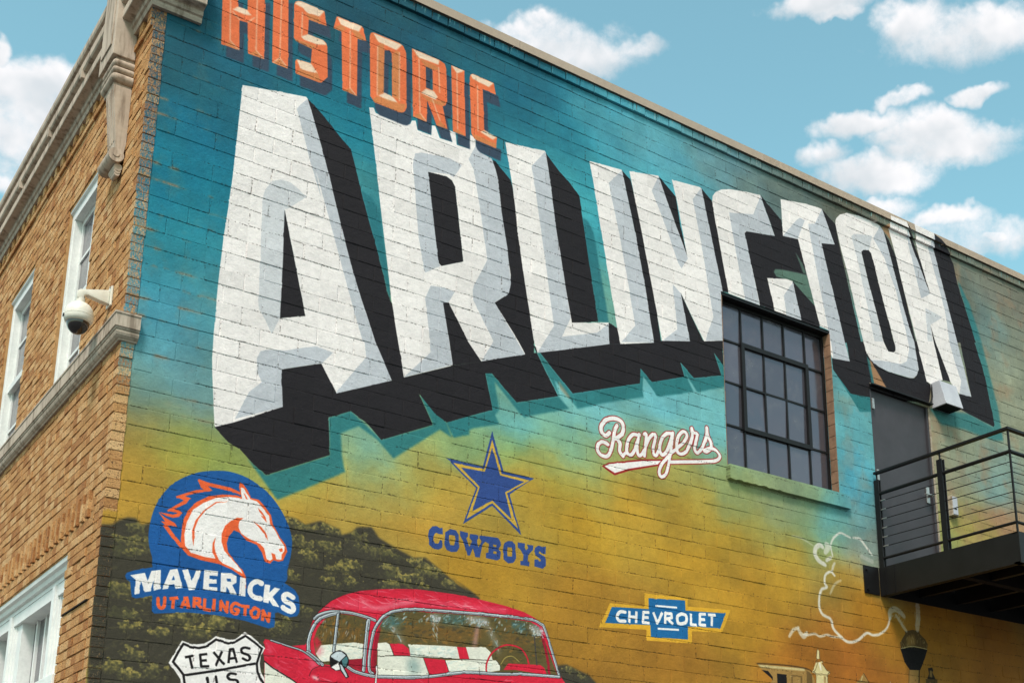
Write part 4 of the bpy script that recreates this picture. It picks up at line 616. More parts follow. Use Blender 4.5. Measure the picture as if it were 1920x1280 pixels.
# ------------------------------------------------------------------ the painted mural, drawn in wall metres (x along the wall, z up)
YW, XF = 8.2, 2.131                 # plane of the block wall, plane of the brick facade
CH, BL, ZJ0, XJ0 = .1329, .2963, 2.552, -.0106     # block course height, length, joint origins
MX0, MX1, MZ0, MZ1, PPM = 2.10, 15.70, .80, 7.62, 280
IW, IH = int((MX1 - MX0) * PPM), int((MZ1 - MZ0) * PPM)

def blur1(a, r, ax):
    if r < 1: return a
    k = 2 * r + 1
    p = np.pad(a, [(r + 1, r) if i == ax else (0, 0) for i in range(a.ndim)], mode='edge')
    c = np.cumsum(p, axis=ax, dtype=np.float64)
    n = a.shape[ax]
    return ((np.take(c, range(k, k + n), ax) - np.take(c, range(0, n), ax)) / k).astype(np.float32)
def blur(a, sig):
    r = int(round(sig))
    for _ in range(2):
        a = blur1(blur1(a, r, 0), r, 1)
    return a
def upsample(g, h, w):
    y = np.linspace(0, g.shape[0] - 1, h); x = np.linspace(0, g.shape[1] - 1, w)
    y0 = np.minimum(y.astype(int), g.shape[0] - 2); x0 = np.minimum(x.astype(int), g.shape[1] - 2)
    fy = (y - y0).astype(np.float32)[:, None]; fx = (x - x0).astype(np.float32)[None, :]
    fy = fy * fy * (3 - 2 * fy); fx = fx * fx * (3 - 2 * fx)
    if g.ndim == 3: fy = fy[..., None]; fx = fx[..., None]
    a = g[y0][:, x0]; b = g[y0][:, x0 + 1]; c = g[y0 + 1][:, x0]; d = g[y0 + 1][:, x0 + 1]
    return (a * (1 - fx) + b * fx) * (1 - fy) + (c * (1 - fx) + d * fx) * fy
def vnoise(cell, h=None, w=None, octaves=1):
    h = h or IH; w = w or IW
    o = np.zeros((h, w), np.float32); amp = 1.; tot = 0.
    for i in range(octaves):
        c = max(2., cell / 2 ** i)
        o += amp * upsample(rng.random((int(h / c) + 3, int(w / c) + 3), np.float32), h, w); tot += amp; amp *= .55
    return o / tot

def spline(p, closed):
    p = np.asarray(p, float); n = len(p); out = []
    if n < 3: return p
    for i in range(n if closed else n - 1):
        if closed: a, b, c, d = p[i - 1], p[i], p[(i + 1) % n], p[(i + 2) % n]
        else: a, b, c, d = p[max(i - 1, 0)], p[i], p[i + 1], p[min(i + 2, n - 1)]
        for t in np.arange(0, 1, .2):
            out.append(.5 * (2 * b + (c - a) * t + (2 * a - 5 * b + 4 * c - d) * t * t + (3 * b - a - 3 * c + d) * t ** 3))
    if not closed: out.append(p[-1])
    return np.array(out)

class Canvas:
    def __init__(s, img): s.im = img
    def cover(s, rings, pad=2):
        """signed-area scan conversion; rings in pixels, orientation already set"""
        A = np.concatenate(rings)
        x0 = max(int(A[:, 0].min()) - pad, 0); x1 = min(int(A[:, 0].max()) + pad + 2, IW)
        y0 = max(int(A[:, 1].min()) - pad, 0); y1 = min(int(A[:, 1].max()) + pad + 2, IH)
        if x1 <= x0 or y1 <= y0: return None
        SS = 3; w = x1 - x0; h = y1 - y0
        D = np.zeros((h * SS, w + 2), np.float32)
        for R in rings:
            B = np.roll(R, -1, 0)
            for (ax, ay), (bx, by) in zip(R, B):
                if ay == by: continue
                sg = 1. if by > ay else -1.
                if sg < 0: ax, ay, bx, by = bx, by, ax, ay
                r0 = max(int(math.ceil((ay - y0) * SS - .5)), 0); r1 = min(int(math.ceil((by - y0) * SS - .5)), h * SS)
                if r1 <= r0: continue
                rr = np.arange(r0, r1); yy = (rr + .5) / SS + y0
                xx = np.clip(ax + (yy - ay) * (bx - ax) / (by - ay) - x0, 0, w)
                i = xx.astype(int); f = (xx - i).astype(np.float32)
                np.add.at(D, (rr, i), sg * (1 - f)); np.add.at(D, (rr, i + 1), sg * f)
        c = np.cumsum(D, 1)[:, :w]
        c = np.clip(np.abs(c), 0, 1).reshape(h, SS, w).mean(1)
        return x0, x1, y0, y1, c
    def lay(s, cov, col, a=1., soft=0.):
        if cov is None: return
        x0, x1, y0, y1, c = cov
        if soft * PPM >= .8: c = blur(c, soft * PPM * .7)
        c = (c * a)[..., None]
        t = s.im[y0:y1, x0:x1]
        s.im[y0:y1, x0:x1] = t * (1 - c) + np.array(col, np.float32) * c
def to_px(flat):
    p = np.array(flat, float).reshape(-1, 2)
    return np.stack([(p[:, 0] - MX0) * PPM, (p[:, 1] - MZ0) * PPM], 1)
def orient(p, sign):
    x, y = p[:, 0], p[:, 1]
    ar = (x * np.roll(y, -1) - y * np.roll(x, -1)).sum()
    return p if ar * sign > 0 else p[::-1]

def paint_mural():
    # airbrushed ground colours
    gw, gh = 180, 92
    gx, gz = np.meshgrid(np.linspace(MX0, MX1, gw), np.linspace(MZ0, MZ1, gh))
    bd = np.array(BACKDROP, float)
    d2 = (gx[..., None] - bd[:, 0]) ** 2 + ((gz[..., None] - bd[:, 1]) * 1.35) ** 2
    wt = 1 / (d2 + .025) ** 2.1
    g = (wt[..., None] * bd[:, 2:]).sum(2) / wt.sum(2)[..., None]
    g = np.stack([blur(g[..., i].astype(np.float32), 1) for i in range(3)], 2)
    im = upsample(g.astype(np.float32), IH, IW)
    # let the colour bands drift and mottle
    sh = ((vnoise(170, octaves=4) - .5) * 130).astype(int); sw = ((vnoise(170, octaves=4) - .5) * 150).astype(int)
    yy, xx = np.mgrid[0:IH, 0:IW]
    im = im[np.clip(yy + sh, 0, IH - 1), np.clip(xx + sw, 0, IW - 1)]
    mott = (vnoise(90, octaves=4) - .5)
    im = im * (1 + mott[..., None] * .26) + (vnoise(60, octaves=3)[..., None] - .5) * np.array((12, 8, 0), np.float32)
    cx = (xx / PPM + MX0).astype(np.float32); cz = (yy / PPM + MZ0).astype(np.float32)
    # bare, rusty brown streaks where the paint has run thin at the right end and by the corner
    thin = np.clip((vnoise(60, octaves=4) - .50) * 3.5, 0, 1) * np.clip((cx - 8.6) / 1.5, 0, 1) * np.clip((cz - 3.3) / .6, 0, 1)
    bz_ = (cz - ZJ0) / CH; bed = np.exp(-((bz_ - np.round(bz_)) * CH / .012) ** 2)
    thin = np.maximum(thin * .5, np.clip((vnoise(40, octaves=4) - .56) * 6, 0, 1) * np.clip((3.3 - cx) / 1.0, 0, 1) * np.clip((cz - 2.9) / .4, 0, 1) * (.12 + .7 * bed))
    im = im * (1 - thin[..., None]) + np.array((150, 118, 92), np.float32) * thin[..., None]
    # sheet metal colour above the wall head
    fl = np.clip((cz - 7.371) * PPM, 0, 1)[..., None]
    im = im * (1 - fl) + np.array((172, 154, 136), np.float32) * fl
    cv = Canvas(im.astype(np.float32))
    hill = np.zeros((IH, IW), np.float32)
    for e in MURAL:
        if e[0] == 'P':
            rings = []
            for i, r in enumerate(e[5]):
                p = to_px(r)
                if e[4]: p = spline(p, True)
                rings.append(orient(p, 1 if i == 0 else -1))
            c = cv.cover(rings, 2 + int(e[3] * PPM * 2.5))
            if e[1] == 'hill' and c is not None:
                hill[c[2]:c[3], c[0]:c[1]] = np.maximum(hill[c[2]:c[3], c[0]:c[1]], c[4])
            cv.lay(c, PAINT[e[1]], e[2], e[3])
        elif e[0] == 'S':
            p = to_px(e[5])
            if e[4] and len(p) > 2: p = spline(p, False)
            hw = e[6] * PPM / 2; n = len(p); rings = []
            wd = [hw * (1 - e[7] * abs(2 * i / max(n - 1, 1) - 1) ** 2) for i in range(n)]
            for i in range(n - 1):
                t = p[i + 1] - p[i]; L = np.hypot(*t)
                if L < 1e-6: continue
                q = np.array((-t[1], t[0])) / L
                rings.append(orient(np.array((p[i] + q * wd[i], p[i + 1] + q * wd[i + 1], p[i + 1] - q * wd[i + 1], p[i] - q * wd[i])), 1))
            for i in range(n):
                if 0 < i < n - 1 or e[4]:
                    an = np.linspace(0, 2 * math.pi, 13)[:-1]
                    rings.append(np.stack([p[i, 0] + wd[i] * np.cos(an), p[i, 1] + wd[i] * np.sin(an)], 1))
            cv.lay(cv.cover(rings, 2 + int(e[3] * PPM * 2.5)), PAINT[e[1]], e[2], e[3])
        elif e[0] == 'D':
            ring = orient(to_px(e[7]), 1); c = cv.cover([ring])
            if c is None: continue
            x0, x1, y0, y1, msk = c; R = random.Random(e[2] + int(e[3] * 999))
            for j in range(e[2]):
                px, pz = R.uniform(x0, x1), R.uniform(y0, y1)
                an = math.radians(e[5] + R.gauss(0, 16)); la = e[3] * PPM * R.uniform(.3, 1) / 2; lb = e[4] * PPM * R.uniform(.4, 1) / 2
                ca, sa = math.cos(an), math.sin(an); ex = int(la * 1.5 + lb) + 2
                a0, a1 = max(int(px) - ex, x0), min(int(px) + ex, x1); b0, b1 = max(int(pz) - ex, y0), min(int(pz) + ex, y1)
                if a1 <= a0 or b1 <= b0: continue
                Y, X = np.mgrid[b0:b1, a0:a1]
                u_ = ((X - px) * ca + (Y - pz) * sa) / la; v_ = (-(X - px) * sa + (Y - pz) * ca) / lb
                g_ = np.clip(1.5 - u_ ** 2 - v_ ** 2, 0, 1) * msk[b0 - y0:b1 - y0, a0 - x0:a1 - x0]
                g_ = (g_ * e[6] * R.uniform(.5, 1))[..., None]
                cv.im[b0:b1, a0:a1] = cv.im[b0:b1, a0:a1] * (1 - g_) + np.array(PAINT[R.choice(e[1])], np.float32) * g_
        elif e[0] == 'BUSH':
            R = random.Random(5)
            spots = [(x, z, .5 + .45 * R.random()) for x, z in BUSHES]
            spots = [(R.uniform(2.2, 5.6), R.uniform(1.0, 2.6), -(.5 * R.random() + .3)) for _ in range(22)] + spots
            for x, z, k in spots:
                bright = .12 * R.random() if k < 0 else .55 + .45 * R.random()
                k = abs(k)
                rx, rz = .13 * k * PPM, .075 * k * PPM
                px, pz = (x - MX0) * PPM, (z - MZ0) * PPM
                x0, x1 = int(px - 1.6 * rx), int(px + 1.6 * rx); y0, y1 = int(pz - 1.6 * rz), int(pz + 1.6 * rz)
                if x0 < 0 or y0 < 0 or x1 > IW or y1 > IH: continue
                Y, X = np.mgrid[y0:y1, x0:x1]
                hh, ww = X.shape
                n_ = vnoise(11 * k + 3, hh, ww, 4); n2_ = vnoise(5, hh, ww, 2)
                u_ = (X - px) / rx; v_ = (Y - pz) / rz
                f_ = 1 - u_ ** 2 - np.where(v_ > 0, 1.3, .6) * v_ ** 2 + (n_ - .5) * 3.4 - .15
                m_ = np.clip(f_ * 4, 0, 1) * np.clip(v_ * .55 + .55 + (n2_ - .5) * 1.1, 0, 1) * hill[y0:y1, x0:x1]
                t_ = np.clip(v_ * .4 + .35 + (n2_ - .5) * 1.6, 0, 1) * bright
                colr = np.array(PAINT['hill2'], np.float32) * (1 - t_[..., None]) + np.array(PAINT['hill3'], np.float32) * t_[..., None]
                m_ = (m_ * (.4 + .5 * bright))[..., None]
                cv.im[y0:y1, x0:x1] = cv.im[y0:y1, x0:x1] * (1 - m_) + colr * m_
    im = cv.im
    # pale drips below the metal capping
    R = random.Random(9)
    for i in range(150):
        x = R.uniform(4.0, 15.5); L = R.uniform(.02, .085)
        c = cv.cover([orient(to_px([x, 7.371, x + R.uniform(.004, .014), 7.371, x + .006, 7.371 - L, x + .002, 7.371 - L]), 1)])
        cv.lay(c, R.choice(((150, 205, 205), (205, 205, 195), (120, 175, 180), (90, 70, 60))), R.uniform(.3, .8))
    im = cv.im
    # hand-cut edges: the outlines waver by a few millimetres
    wy_ = (vnoise(16, octaves=2) - .5) * 1.7; wx_ = (vnoise(16, octaves=2) - .5) * 1.7
    im = im[np.clip(yy + np.round(wy_).astype(int), 0, IH - 1), np.clip(xx + np.round(wx_).astype(int), 0, IW - 1)]
    # paint film: rolled mottling, slight dirt
    im = im * (1 + (vnoise(9, octaves=2)[..., None] - .5) * .07 + (vnoise(300, octaves=3)[..., None] - .5) * .06)
    # chipped and unfilled mortar joints: small dark pits along every bed and head joint
    pit = np.zeros((IH, IW), np.float32)
    wob = (vnoise(26, octaves=2) - .5) * 5
    zrow = (yy / PPM + MZ0 - ZJ0) / CH
    near = np.abs((zrow - np.round(zrow)) * CH * PPM + wob)
    spk = vnoise(2.6, octaves=2); dens = vnoise(60, octaves=3)
    pit = np.clip((spk - (.90 - .66 * dens)) * 8, 0, 1) * np.clip(1.7 - near, 0, 1)
    row = np.floor(zrow).astype(int)
    xcol = (xx / PPM + MX0 - XJ0) / BL + (row % 2 == 0) * .5
    nearx = np.abs((xcol - np.round(xcol)) * BL * PPM + wob)
    pit = np.maximum(pit, np.clip((spk - (.93 - .62 * dens)) * 8, 0, 1) * np.clip(1.6 - nearx, 0, 1))
    # scattered pin holes on the faces
    pit = np.maximum(pit, np.clip((vnoise(3.0) - .965) * 60, 0, 1) * .6)
    pit = (pit * .58 * np.clip((7.28 - cz) * 40, 0, 1))[..., None]
    im = im * (1 - pit) + (im * .22 + np.array((16, 13, 10), np.float32)) * pit
    im = np.clip(im, 4, 246) / 255.
    img = bpy.data.images.new('mural_paint', IW, IH, alpha=False, float_buffer=False)
    buf = np.ones((IH, IW, 4), np.float32); buf[..., :3] = im
    img.pixels.foreach_set(buf.ravel()); img.update()
    img.pack()
    return img
MURAL_IMG = paint_mural()

# ------------------------------------------------------------------ materials
def lin(r, g, b):
    f = lambda c: (c / 255 / 12.92) if c / 255 <= .04045 else ((c / 255 + .055) / 1.055) ** 2.4
    return (f(r), f(g), f(b), 1)
def new_mat(name):
    m = bpy.data.materials.new(name); m.use_nodes = True
    T = NT(m.node_tree); T.n.clear()
    out = T.add('ShaderNodeOutputMaterial'); b = T.add('ShaderNodeBsdfPrincipled')
    T.l.new(b.outputs[0], out.inputs[0])
    return m, T, b
def pos(T): return T.add('ShaderNodeNewGeometry').outputs['Position']
def bump(T, b, h, strength, dist):
    n = T.add('ShaderNodeBump'); n.inputs['Strength'].default_value = strength; n.inputs['Distance'].default_value = dist
    T.put(n.inputs['Height'], h); T.l.new(n.outputs[0], b.inputs['Normal'])
def mural_colour(T):
    p = pos(T); s = T.add('ShaderNodeSeparateXYZ'); T.put(s.inputs[0], p)
    u = T.math('DIVIDE', T.math('SUBTRACT', s.outputs[0], MX0), MX1 - MX0)
    v = T.math('DIVIDE', T.math('SUBTRACT', s.outputs[2], MZ0), MZ1 - MZ0)
    c = T.add('ShaderNodeCombineXYZ'); T.put(c.inputs[0], u); T.put(c.inputs[1], v)
    t = T.add('ShaderNodeTexImage', image=MURAL_IMG, extension='EXTEND', interpolation='Linear')
    T.l.new(c.outputs[0], t.inputs['Vector'])
    return p, t.outputs['Color']
def mat_mural():
    m, T, b = new_mat('mural_paint_on_block')
    p, c = mural_colour(T)
    # every block took the paint a little differently
    st = T.vec('FLOOR', T.vec('DIVIDE', T.vec('SUBTRACT', p, (XJ0, 0, ZJ0)), (BL, 50, CH)))
    wn = T.add('ShaderNodeTexWhiteNoise'); T.put(wn.inputs['Vector'], st)
    c = T.mix(1., c, T.ramp(wn.outputs['Value'], [(0, (.93, .93, .93)), (1, (1.05, 1.05, 1.05))]), 'MULTIPLY')
    n1 = T.noise(p, 60, 6, .65)[0]; n2 = T.noise(p, 320, 3, .6)[0]
    c = T.mix(1., c, T.ramp(n1, [(.25, (.90, .90, .90)), (.7, (1.05, 1.05, 1.05))]), 'MULTIPLY')
    T.l.new(c, b.inputs['Base Color'])
    b.inputs['Roughness'].default_value = .7; b.inputs['Specular IOR Level'].default_value = .16
    n3 = T.noise(p, 17, 3, .5)[0]
    bump(T, b, T.math('ADD', T.math('MULTIPLY', n3, 1.6), T.math('MULTIPLY_ADD', n2, .5, n1)), .5, .006)
    return m
def brick_nodes(T, p):
    """buff and rust rug-faced brick: dragged flecks, one tone per brick"""
    st = T.vec('FLOOR', T.vec('DIVIDE', T.vec('SUBTRACT', p, (0, 0, ZJ0)), (.5, .105, CH / 2)))
    wn = T.add('ShaderNodeTexWhiteNoise'); T.put(wn.inputs['Vector'], st)
    base = T.ramp(wn.outputs['Value'], [(0, lin(162, 110, 66)), (.3, lin(184, 136, 86)), (.65, lin(198, 152, 100)), (1, lin(210, 172, 124))])
    fl = T.noise(T.vec('MULTIPLY', p, (1, 1, 1.3)), 62, 5, .78)[0]
    base = T.mix(T.maprange(fl, .55, .66), base, lin(112, 70, 38))
    base = T.mix(T.maprange(fl, .42, .30), base, lin(224, 186, 136))
    rust = T.noise(p, 9, 4, .6)[0]
    base = T.mix(T.maprange(rust, .5, .78, 0, .35), base, lin(180, 118, 62))
    sp = T.noise(p, 120, 3, .6)[0]
    base = T.mix(T.maprange(sp, .57, .64), base, lin(58, 42, 30))
    return base, fl, sp
def mat_brick():
    m, T, b = new_mat('rug_faced_brick')
    p = pos(T); c, fl, sp = brick_nodes(T, p)
    T.l.new(c, b.inputs['Base Color']); b.inputs['Roughness'].default_value = .85; b.inputs['Specular IOR Level'].default_value = .2
    bump(T, b, T.math('SUBTRACT', fl, T.math('MULTIPLY', sp, .5)), .9, .009)
    return m
def mat_corner_brick():
    m, T, b = new_mat('corner_brick_with_paint')
    p, mc = mural_colour(T); c, fl, sp = brick_nodes(T, p)
    s = T.add('ShaderNodeSeparateXYZ'); T.put(s.inputs[0], p)
    nrm = T.add('ShaderNodeNewGeometry').outputs['Normal']; ns = T.add('ShaderNodeSeparateXYZ'); T.put(ns.inputs[0], nrm)
    front = T.maprange(ns.outputs[1], -.3, -.7)
    # overspray is thick above the stone band, gone below it, then solid again at the painted hillside
    up = T.maprange(s.outputs[2], 3.05, 3.6, .08, .62)
    lo = T.maprange(s.outputs[2], 2.50, 2.44, 0, .95)
    amt = T.math('MAXIMUM', up, lo)
    n = T.noise(T.vec('MULTIPLY', p, (2.5, 1, .8)), 48, 5, .75)[0]
    k = T.maprange(T.math('ADD', amt, T.math('MULTIPLY_ADD', n, 2.0, -1.0)), .30, .85)
    c = T.mix(T.math('MULTIPLY', k, front), c, mc)
    T.l.new(c, b.inputs['Base Color']); b.inputs['Roughness'].default_value = .8; b.inputs['Specular IOR Level'].default_value = .2
    bump(T, b, T.math('SUBTRACT', fl, T.math('MULTIPLY', sp, .5)), .9, .009)
    return m
def mat_rough(name, c1, c2, scale, rough=.7, bs=.3, bd=.004, spec=.3, metal=0., detail=5, stain=None):
    m, T, b = new_mat(name)
    p = pos(T); n = T.noise(p, scale, detail, .6)[0]; n2 = T.noise(p, scale * 9, 3, .6)[0]
    c = T.mix(T.maprange(n, .3, .7), c1, c2)
    c = T.mix(1., c, T.ramp(n2, [(.3, (.93, .93, .93)), (.7, (1.04, 1.04, 1.04))]), 'MULTIPLY')
    if stain:
        sv = T.noise(T.vec('MULTIPLY', p, (9, 9, 1.2)), 1.6, 5, .65)[0]
        c = T.mix(T.maprange(sv, .46, .68, 0, .7), c, stain)
    T.l.new(c, b.inputs['Base Color']); b.inputs['Metallic'].default_value = metal
    T.put(b.inputs['Roughness'], T.maprange(n2, .2, .8, rough - .06, rough + .08)); b.inputs['Specular IOR Level'].default_value = spec
    if bs: bump(T, b, n2, bs, bd)
    return m
def mat_glass(name, tint, metal, rough, wave=.012):
    m, T, b = new_mat(name)
    p = pos(T)
    rnd = T.add('ShaderNodeObjectInfo').outputs['Random']; dirt = T.noise(p, 5, 5, .65)[0]
    tv = T.mix(rnd, tuple(c * .9 for c in tint[:3]) + (1,), tuple(min(1, c * 1.1) for c in tint[:3]) + (1,))
    T.l.new(T.mix(T.maprange(dirt, .5, .75, 0, .16), tv, (.30, .29, .28, 1)), b.inputs['Base Color']); b.inputs['Metallic'].default_value = metal
    T.put(b.inputs['Roughness'], T.maprange(dirt, .4, .75, rough, rough + .22)); b.inputs['Specular IOR Level'].default_value = .7
    bump(T, b, T.noise(p, 2.2, 2, .5)[0], .25, wave)
    return m
M = dict(
    mural=mat_mural(), brick=mat_brick(), corner=mat_corner_brick(),
    mortar=mat_rough('mortar', lin(184, 146, 102), lin(156, 120, 80), 14, .9, .5, .006, .1),
    stone=mat_rough('weathered_limestone', lin(190, 176, 160), lin(174, 160, 144), 3.2, .8, .25, .004, .2, stain=lin(104, 88, 74)),
    white=mat_rough('white_joinery_paint', lin(226, 229, 226), lin(214, 218, 216), 5, .45, .05, .002, .4),
    glass_f=mat_glass('sash_glass', (.14, .135, .155, 1), .55, .10), glass_s=mat_glass('steel_window_glass', (.135, .128, .155, 1), .62, .08),
    steel=mat_rough('black_painted_steel', lin(23, 22, 23), lin(18, 17, 18), 6, .45, .08, .002, .28),
    deck=mat_rough('dark_deck_underside', lin(16, 15, 14), lin(12, 11, 11), 5, .8, .1, .003, .2),
    rust=mat_rough('rusted_steel', lin(28, 21, 17), lin(20, 16, 14), 18, .85, .3, .003, .2),
    door=mat_rough('grey_door_paint', lin(66, 63, 68), lin(57, 55, 59), 2.6, .5, .08, .002, .35),
    jamb=mat_rough('pale_door_jamb', lin(176, 166, 148), lin(128, 112, 96), 14, .8, .2, .003, .2),
    hinge=mat_rough('brushed_steel', lin(190, 188, 184), lin(160, 158, 155), 30, .35, .0, .001, .5, .8),
    tan=mat_rough('tan_sheet_metal', lin(172, 154, 136), lin(166, 148, 130), 2, .5, .0, .001, .35),
    lamp=mat_rough('pale_grey_powder_coat', lin(184, 186, 192), lin(172, 174, 182), 6, .5, .04, .001, .4),
    cam_white=mat_rough('off_white_plastic', lin(222, 220, 208), lin(214, 212, 200), 5, .38, .0, .001, .45),
    reveal=mat_rough('bare_tan_brick_reveal', lin(142, 112, 90), lin(118, 92, 74), 11, .85, .4, .005, .15),
    concrete=mat_rough('concrete_pavement', lin(92, 90, 90), lin(82, 80, 80), 1.2, .9, .3, .004, .15),
    roof=mat_rough('roofing_felt', lin(70, 68, 66), lin(58, 56, 54), 4, .9, .2, .004, .15),
    inner=mat_rough('dark_interior', lin(46, 44, 46), lin(38, 36, 38), 3, .9, 0, .001, .1))
def mat_dome():
    m, T, b = new_mat('smoked_dome')
    b.inputs['Base Color'].default_value = (.012, .011, .012, 1); b.inputs['Roughness'].default_value = .12
    b.inputs['Coat Weight'].default_value = .6; b.inputs['Coat Roughness'].default_value = .05
    return m
M['dome'] = mat_dome()

# ------------------------------------------------------------------ mesh helpers
class MB:
    def __init__(s): s.v = []; s.f = []
    def box(s, x0, x1, y0, y1, z0, z1):
        n = len(s.v)
        s.v += [(x0, y0, z0), (x1, y0, z0), (x1, y1, z0), (x0, y1, z0), (x0, y0, z1), (x1, y0, z1), (x1, y1, z1), (x0, y1, z1)]
        s.f += [tuple(n + i for i in q) for q in ((0, 3, 2, 1), (4, 5, 6, 7), (0, 1, 5, 4), (1, 2, 6, 5), (2, 3, 7, 6), (3, 0, 4, 7))]
        return s
    def prism(s, pts, a, b, axis):
        """2-D outline extruded from a to b along an axis; pts are the two other coordinates in order"""
        n = len(s.v); k = len(pts)
        for t in (a, b):
            for u, w in pts:
                s.v.append({'x': (t, u, w), 'y': (u, t, w), 'z': (u, w, t)}[axis])
        s.f.append(tuple(range(n + k - 1, n - 1, -1))); s.f.append(tuple(range(n + k, n + 2 * k)))
        for i in range(k):
            j = (i + 1) % k
            s.f.append((n + i, n + j, n + k + j, n + k + i))
        return s
    def tube(s, p, q, r, seg=10, r2=None):
        p, q = Vector(p), Vector(q); d = (q - p).normalized()
        u = d.orthogonal().normalized(); w = d.cross(u); n = len(s.v)
        for c, rr in ((p, r), (q, r if r2 is None else r2)):
            for i in range(seg):
                t = 2 * math.pi * i / seg
                s.v.append(tuple(c + (u * math.cos(t) + w * math.sin(t)) * rr))
        for i in range(seg):
            j = (i + 1) % seg
            s.f.append((n + i, n + j, n + seg + j, n + seg + i))
        s.f.append(tuple(range(n + seg - 1, n - 1, -1))); s.f.append(tuple(range(n + seg, n + 2 * seg)))
        return s
    def lathe(s, c, prof, seg=28):
        """profile of (radius, z) turned about the vertical through c"""
        n = len(s.v); k = len(prof)
        for i in range(seg):
            t = 2 * math.pi * i / seg
            for r, z in prof: s.v.append((c[0] + r * math.cos(t), c[1] + r * math.sin(t), c[2] + z))
        for i in range(seg):
            a, b = n + i * k, n + ((i + 1) % seg) * k
            for j in range(k - 1): s.f.append((a + j, b + j, b + j + 1, a + j + 1))
        return s
    def sweep(s, path, prof):
        """profile (outward offset, z) swept along plan points with mitred corners; path gives (x, y, ox, oy)"""
        n = len(s.v); k = len(prof)
        for x, y, ox, oy in path:
            for e, z in prof: s.v.append((x + ox * e, y + oy * e, z))
        for i in range(len(path) - 1):
            a, b = n + i * k, n + (i + 1) * k
            for j in range(k):
                jj = (j + 1) % k
                s.f.append((a + j, a + jj, b + jj, b + j))
        s.f.append(tuple(range(n + k - 1, n - 1, -1))); m = n + (len(path) - 1) * k
        s.f.append(tuple(range(m, m + k)))
        return s
    def build(s, name, mat, parent=None, smooth=False, bevel=0., kind=None):
        me = bpy.data.meshes.new(name); me.from_pydata(s.v, [], s.f); me.update()
        bm = bmesh.new(); bm.from_mesh(me); bmesh.ops.recalc_face_normals(bm, faces=bm.faces)
        if bevel: bmesh.ops.bevel(bm, geom=bm.edges[:], offset=bevel, segments=2, affect='EDGES', profile=.6)
        bm.to_mesh(me); bm.free()
        if smooth:
            me.polygons.foreach_set('use_smooth', [True] * len(me.polygons))
            me.set_sharp_from_angle(angle=math.radians(38))
        me.materials.append(M[mat])
        o = bpy.data.objects.new(name, me); COL.objects.link(o)
        if parent is not None: o.parent = parent
        if kind: o['kind'] = kind
        return o
def empty(name, label, cat, loc=(0, 0, 0), group=None):
    o = bpy.data.objects.new(name, None); COL.objects.link(o); o.location = loc
    o['label'] = label; o['category'] = cat
    if group: o['group'] = group
    return o

# ------------------------------------------------------------------ ground
g = MB(); g.v = [(-300, -300, GZ), (300, -300, GZ), (300, 300, GZ), (-300, 300, GZ)]; g.f = [(0, 1, 2, 3)]
gr = g.build('ground', 'concrete'); gr['kind'] = 'structure'
gr['label'] = 'plain concrete pavement around the building, below the picture'; gr['category'] = 'ground'

# ------------------------------------------------------------------ building
B = empty('brick_building', 'old two-storey brick building with a painted mural on its side wall', 'building')
XR, YB, ZTOP, ZFT = 15.7, 17.0, 7.372, 7.05          # right end, far end, wall heads
XS = XF + .092                                       # seam between corner brick and block
WIN = (7.712, 9.25, 3.915, 5.715)                    # steel window opening in the side wall
DOR = (9.82, 10.81, 3.17, 5.235)                     # door opening
FW = [(9.335, 10.20, 3.80, 5.585), (11.33, 12.27, 3.80, 5.585), (13.33, 14.27, 3.80, 5.585), (8.995, 11.75, .95, 2.345), (12.9, 15.6, .95, 2.345)]   # facade openings y0,y1,z0,z1

def slab_with_holes(rect, holes):
    """cells of a rectangle minus holes: list of (a0,a1,b0,b1)"""
    aa = sorted({rect[0], rect[1]} | {h[i] for h in holes for i in (0, 1)})
    bb = sorted({rect[2], rect[3]} | {h[i] for h in holes for i in (2, 3)})
    o = []
    for i in range(len(aa) - 1):
        for j in range(len(bb) - 1):
            ca, cb = (aa[i] + aa[i + 1]) / 2, (bb[j] + bb[j + 1]) / 2
            if not any(h[0] < ca < h[1] and h[2] < cb < h[3] for h in holes): o.append((aa[i], aa[i + 1], bb[j], bb[j + 1]))
    return o
REC = .0022
mb = MB()
for a0, a1, b0, b1 in slab_with_holes((XS - .002, XR, GZ, ZTOP - .09), [WIN, DOR]):
    mb.box(a0, a1, YW + REC, YW + .22, b0, b1)
SW = mb.build('side_wall', 'mural', B)
mb = MB()
for a0, a1, b0, b1 in slab_with_holes((YW + .006, YB, GZ, ZFT), FW):
    mb.box(XF + .009, XF + .25, a0, a1, b0, b1)
FA = mb.build('facade', 'mortar', B)
MB().box(XF + .008, XS - .003, YW + .0035, YW + .05, GZ, 6.30).build('corner_mortar', 'corner', B)
# closing the volume: far walls, roof, dark rooms
MB().box(XR - .2, XR, YW + .23, YB, GZ, ZFT).box(XF + .26, XR, YB - .2, YB, GZ, ZFT - .01).build('rear_wall', 'reveal', B)
MB().box(XF + .26, XR - .21, YW + .23, YB - .21, 6.7, 6.85).build('roof', 'roof', B)
MB().box(7.2, 9.65, 9.9, 10.0, 3.2, 6.2).build('inner_wall', 'inner', B)

# camera matrix of the photograph, used only to rank pieces by how large they show
PM = np.array(((2532.21, -550.24, 285.46), (959.25, 1305.40, -1992.51), (.57802, .770164, .269704)))
def shows(x, y, z, nrm):
    q = PM @ np.array((x, y, z))
    if q[2] <= 0: return 0
    u, v = q[0] / q[2], q[1] / q[2]
    if not (-20 < u < 1940 and -20 < v < 1300): return 0
    d = math.sqrt(x * x + y * y + z * z)
    return abs(nrm[0] * x + nrm[1] * y) / d ** 3

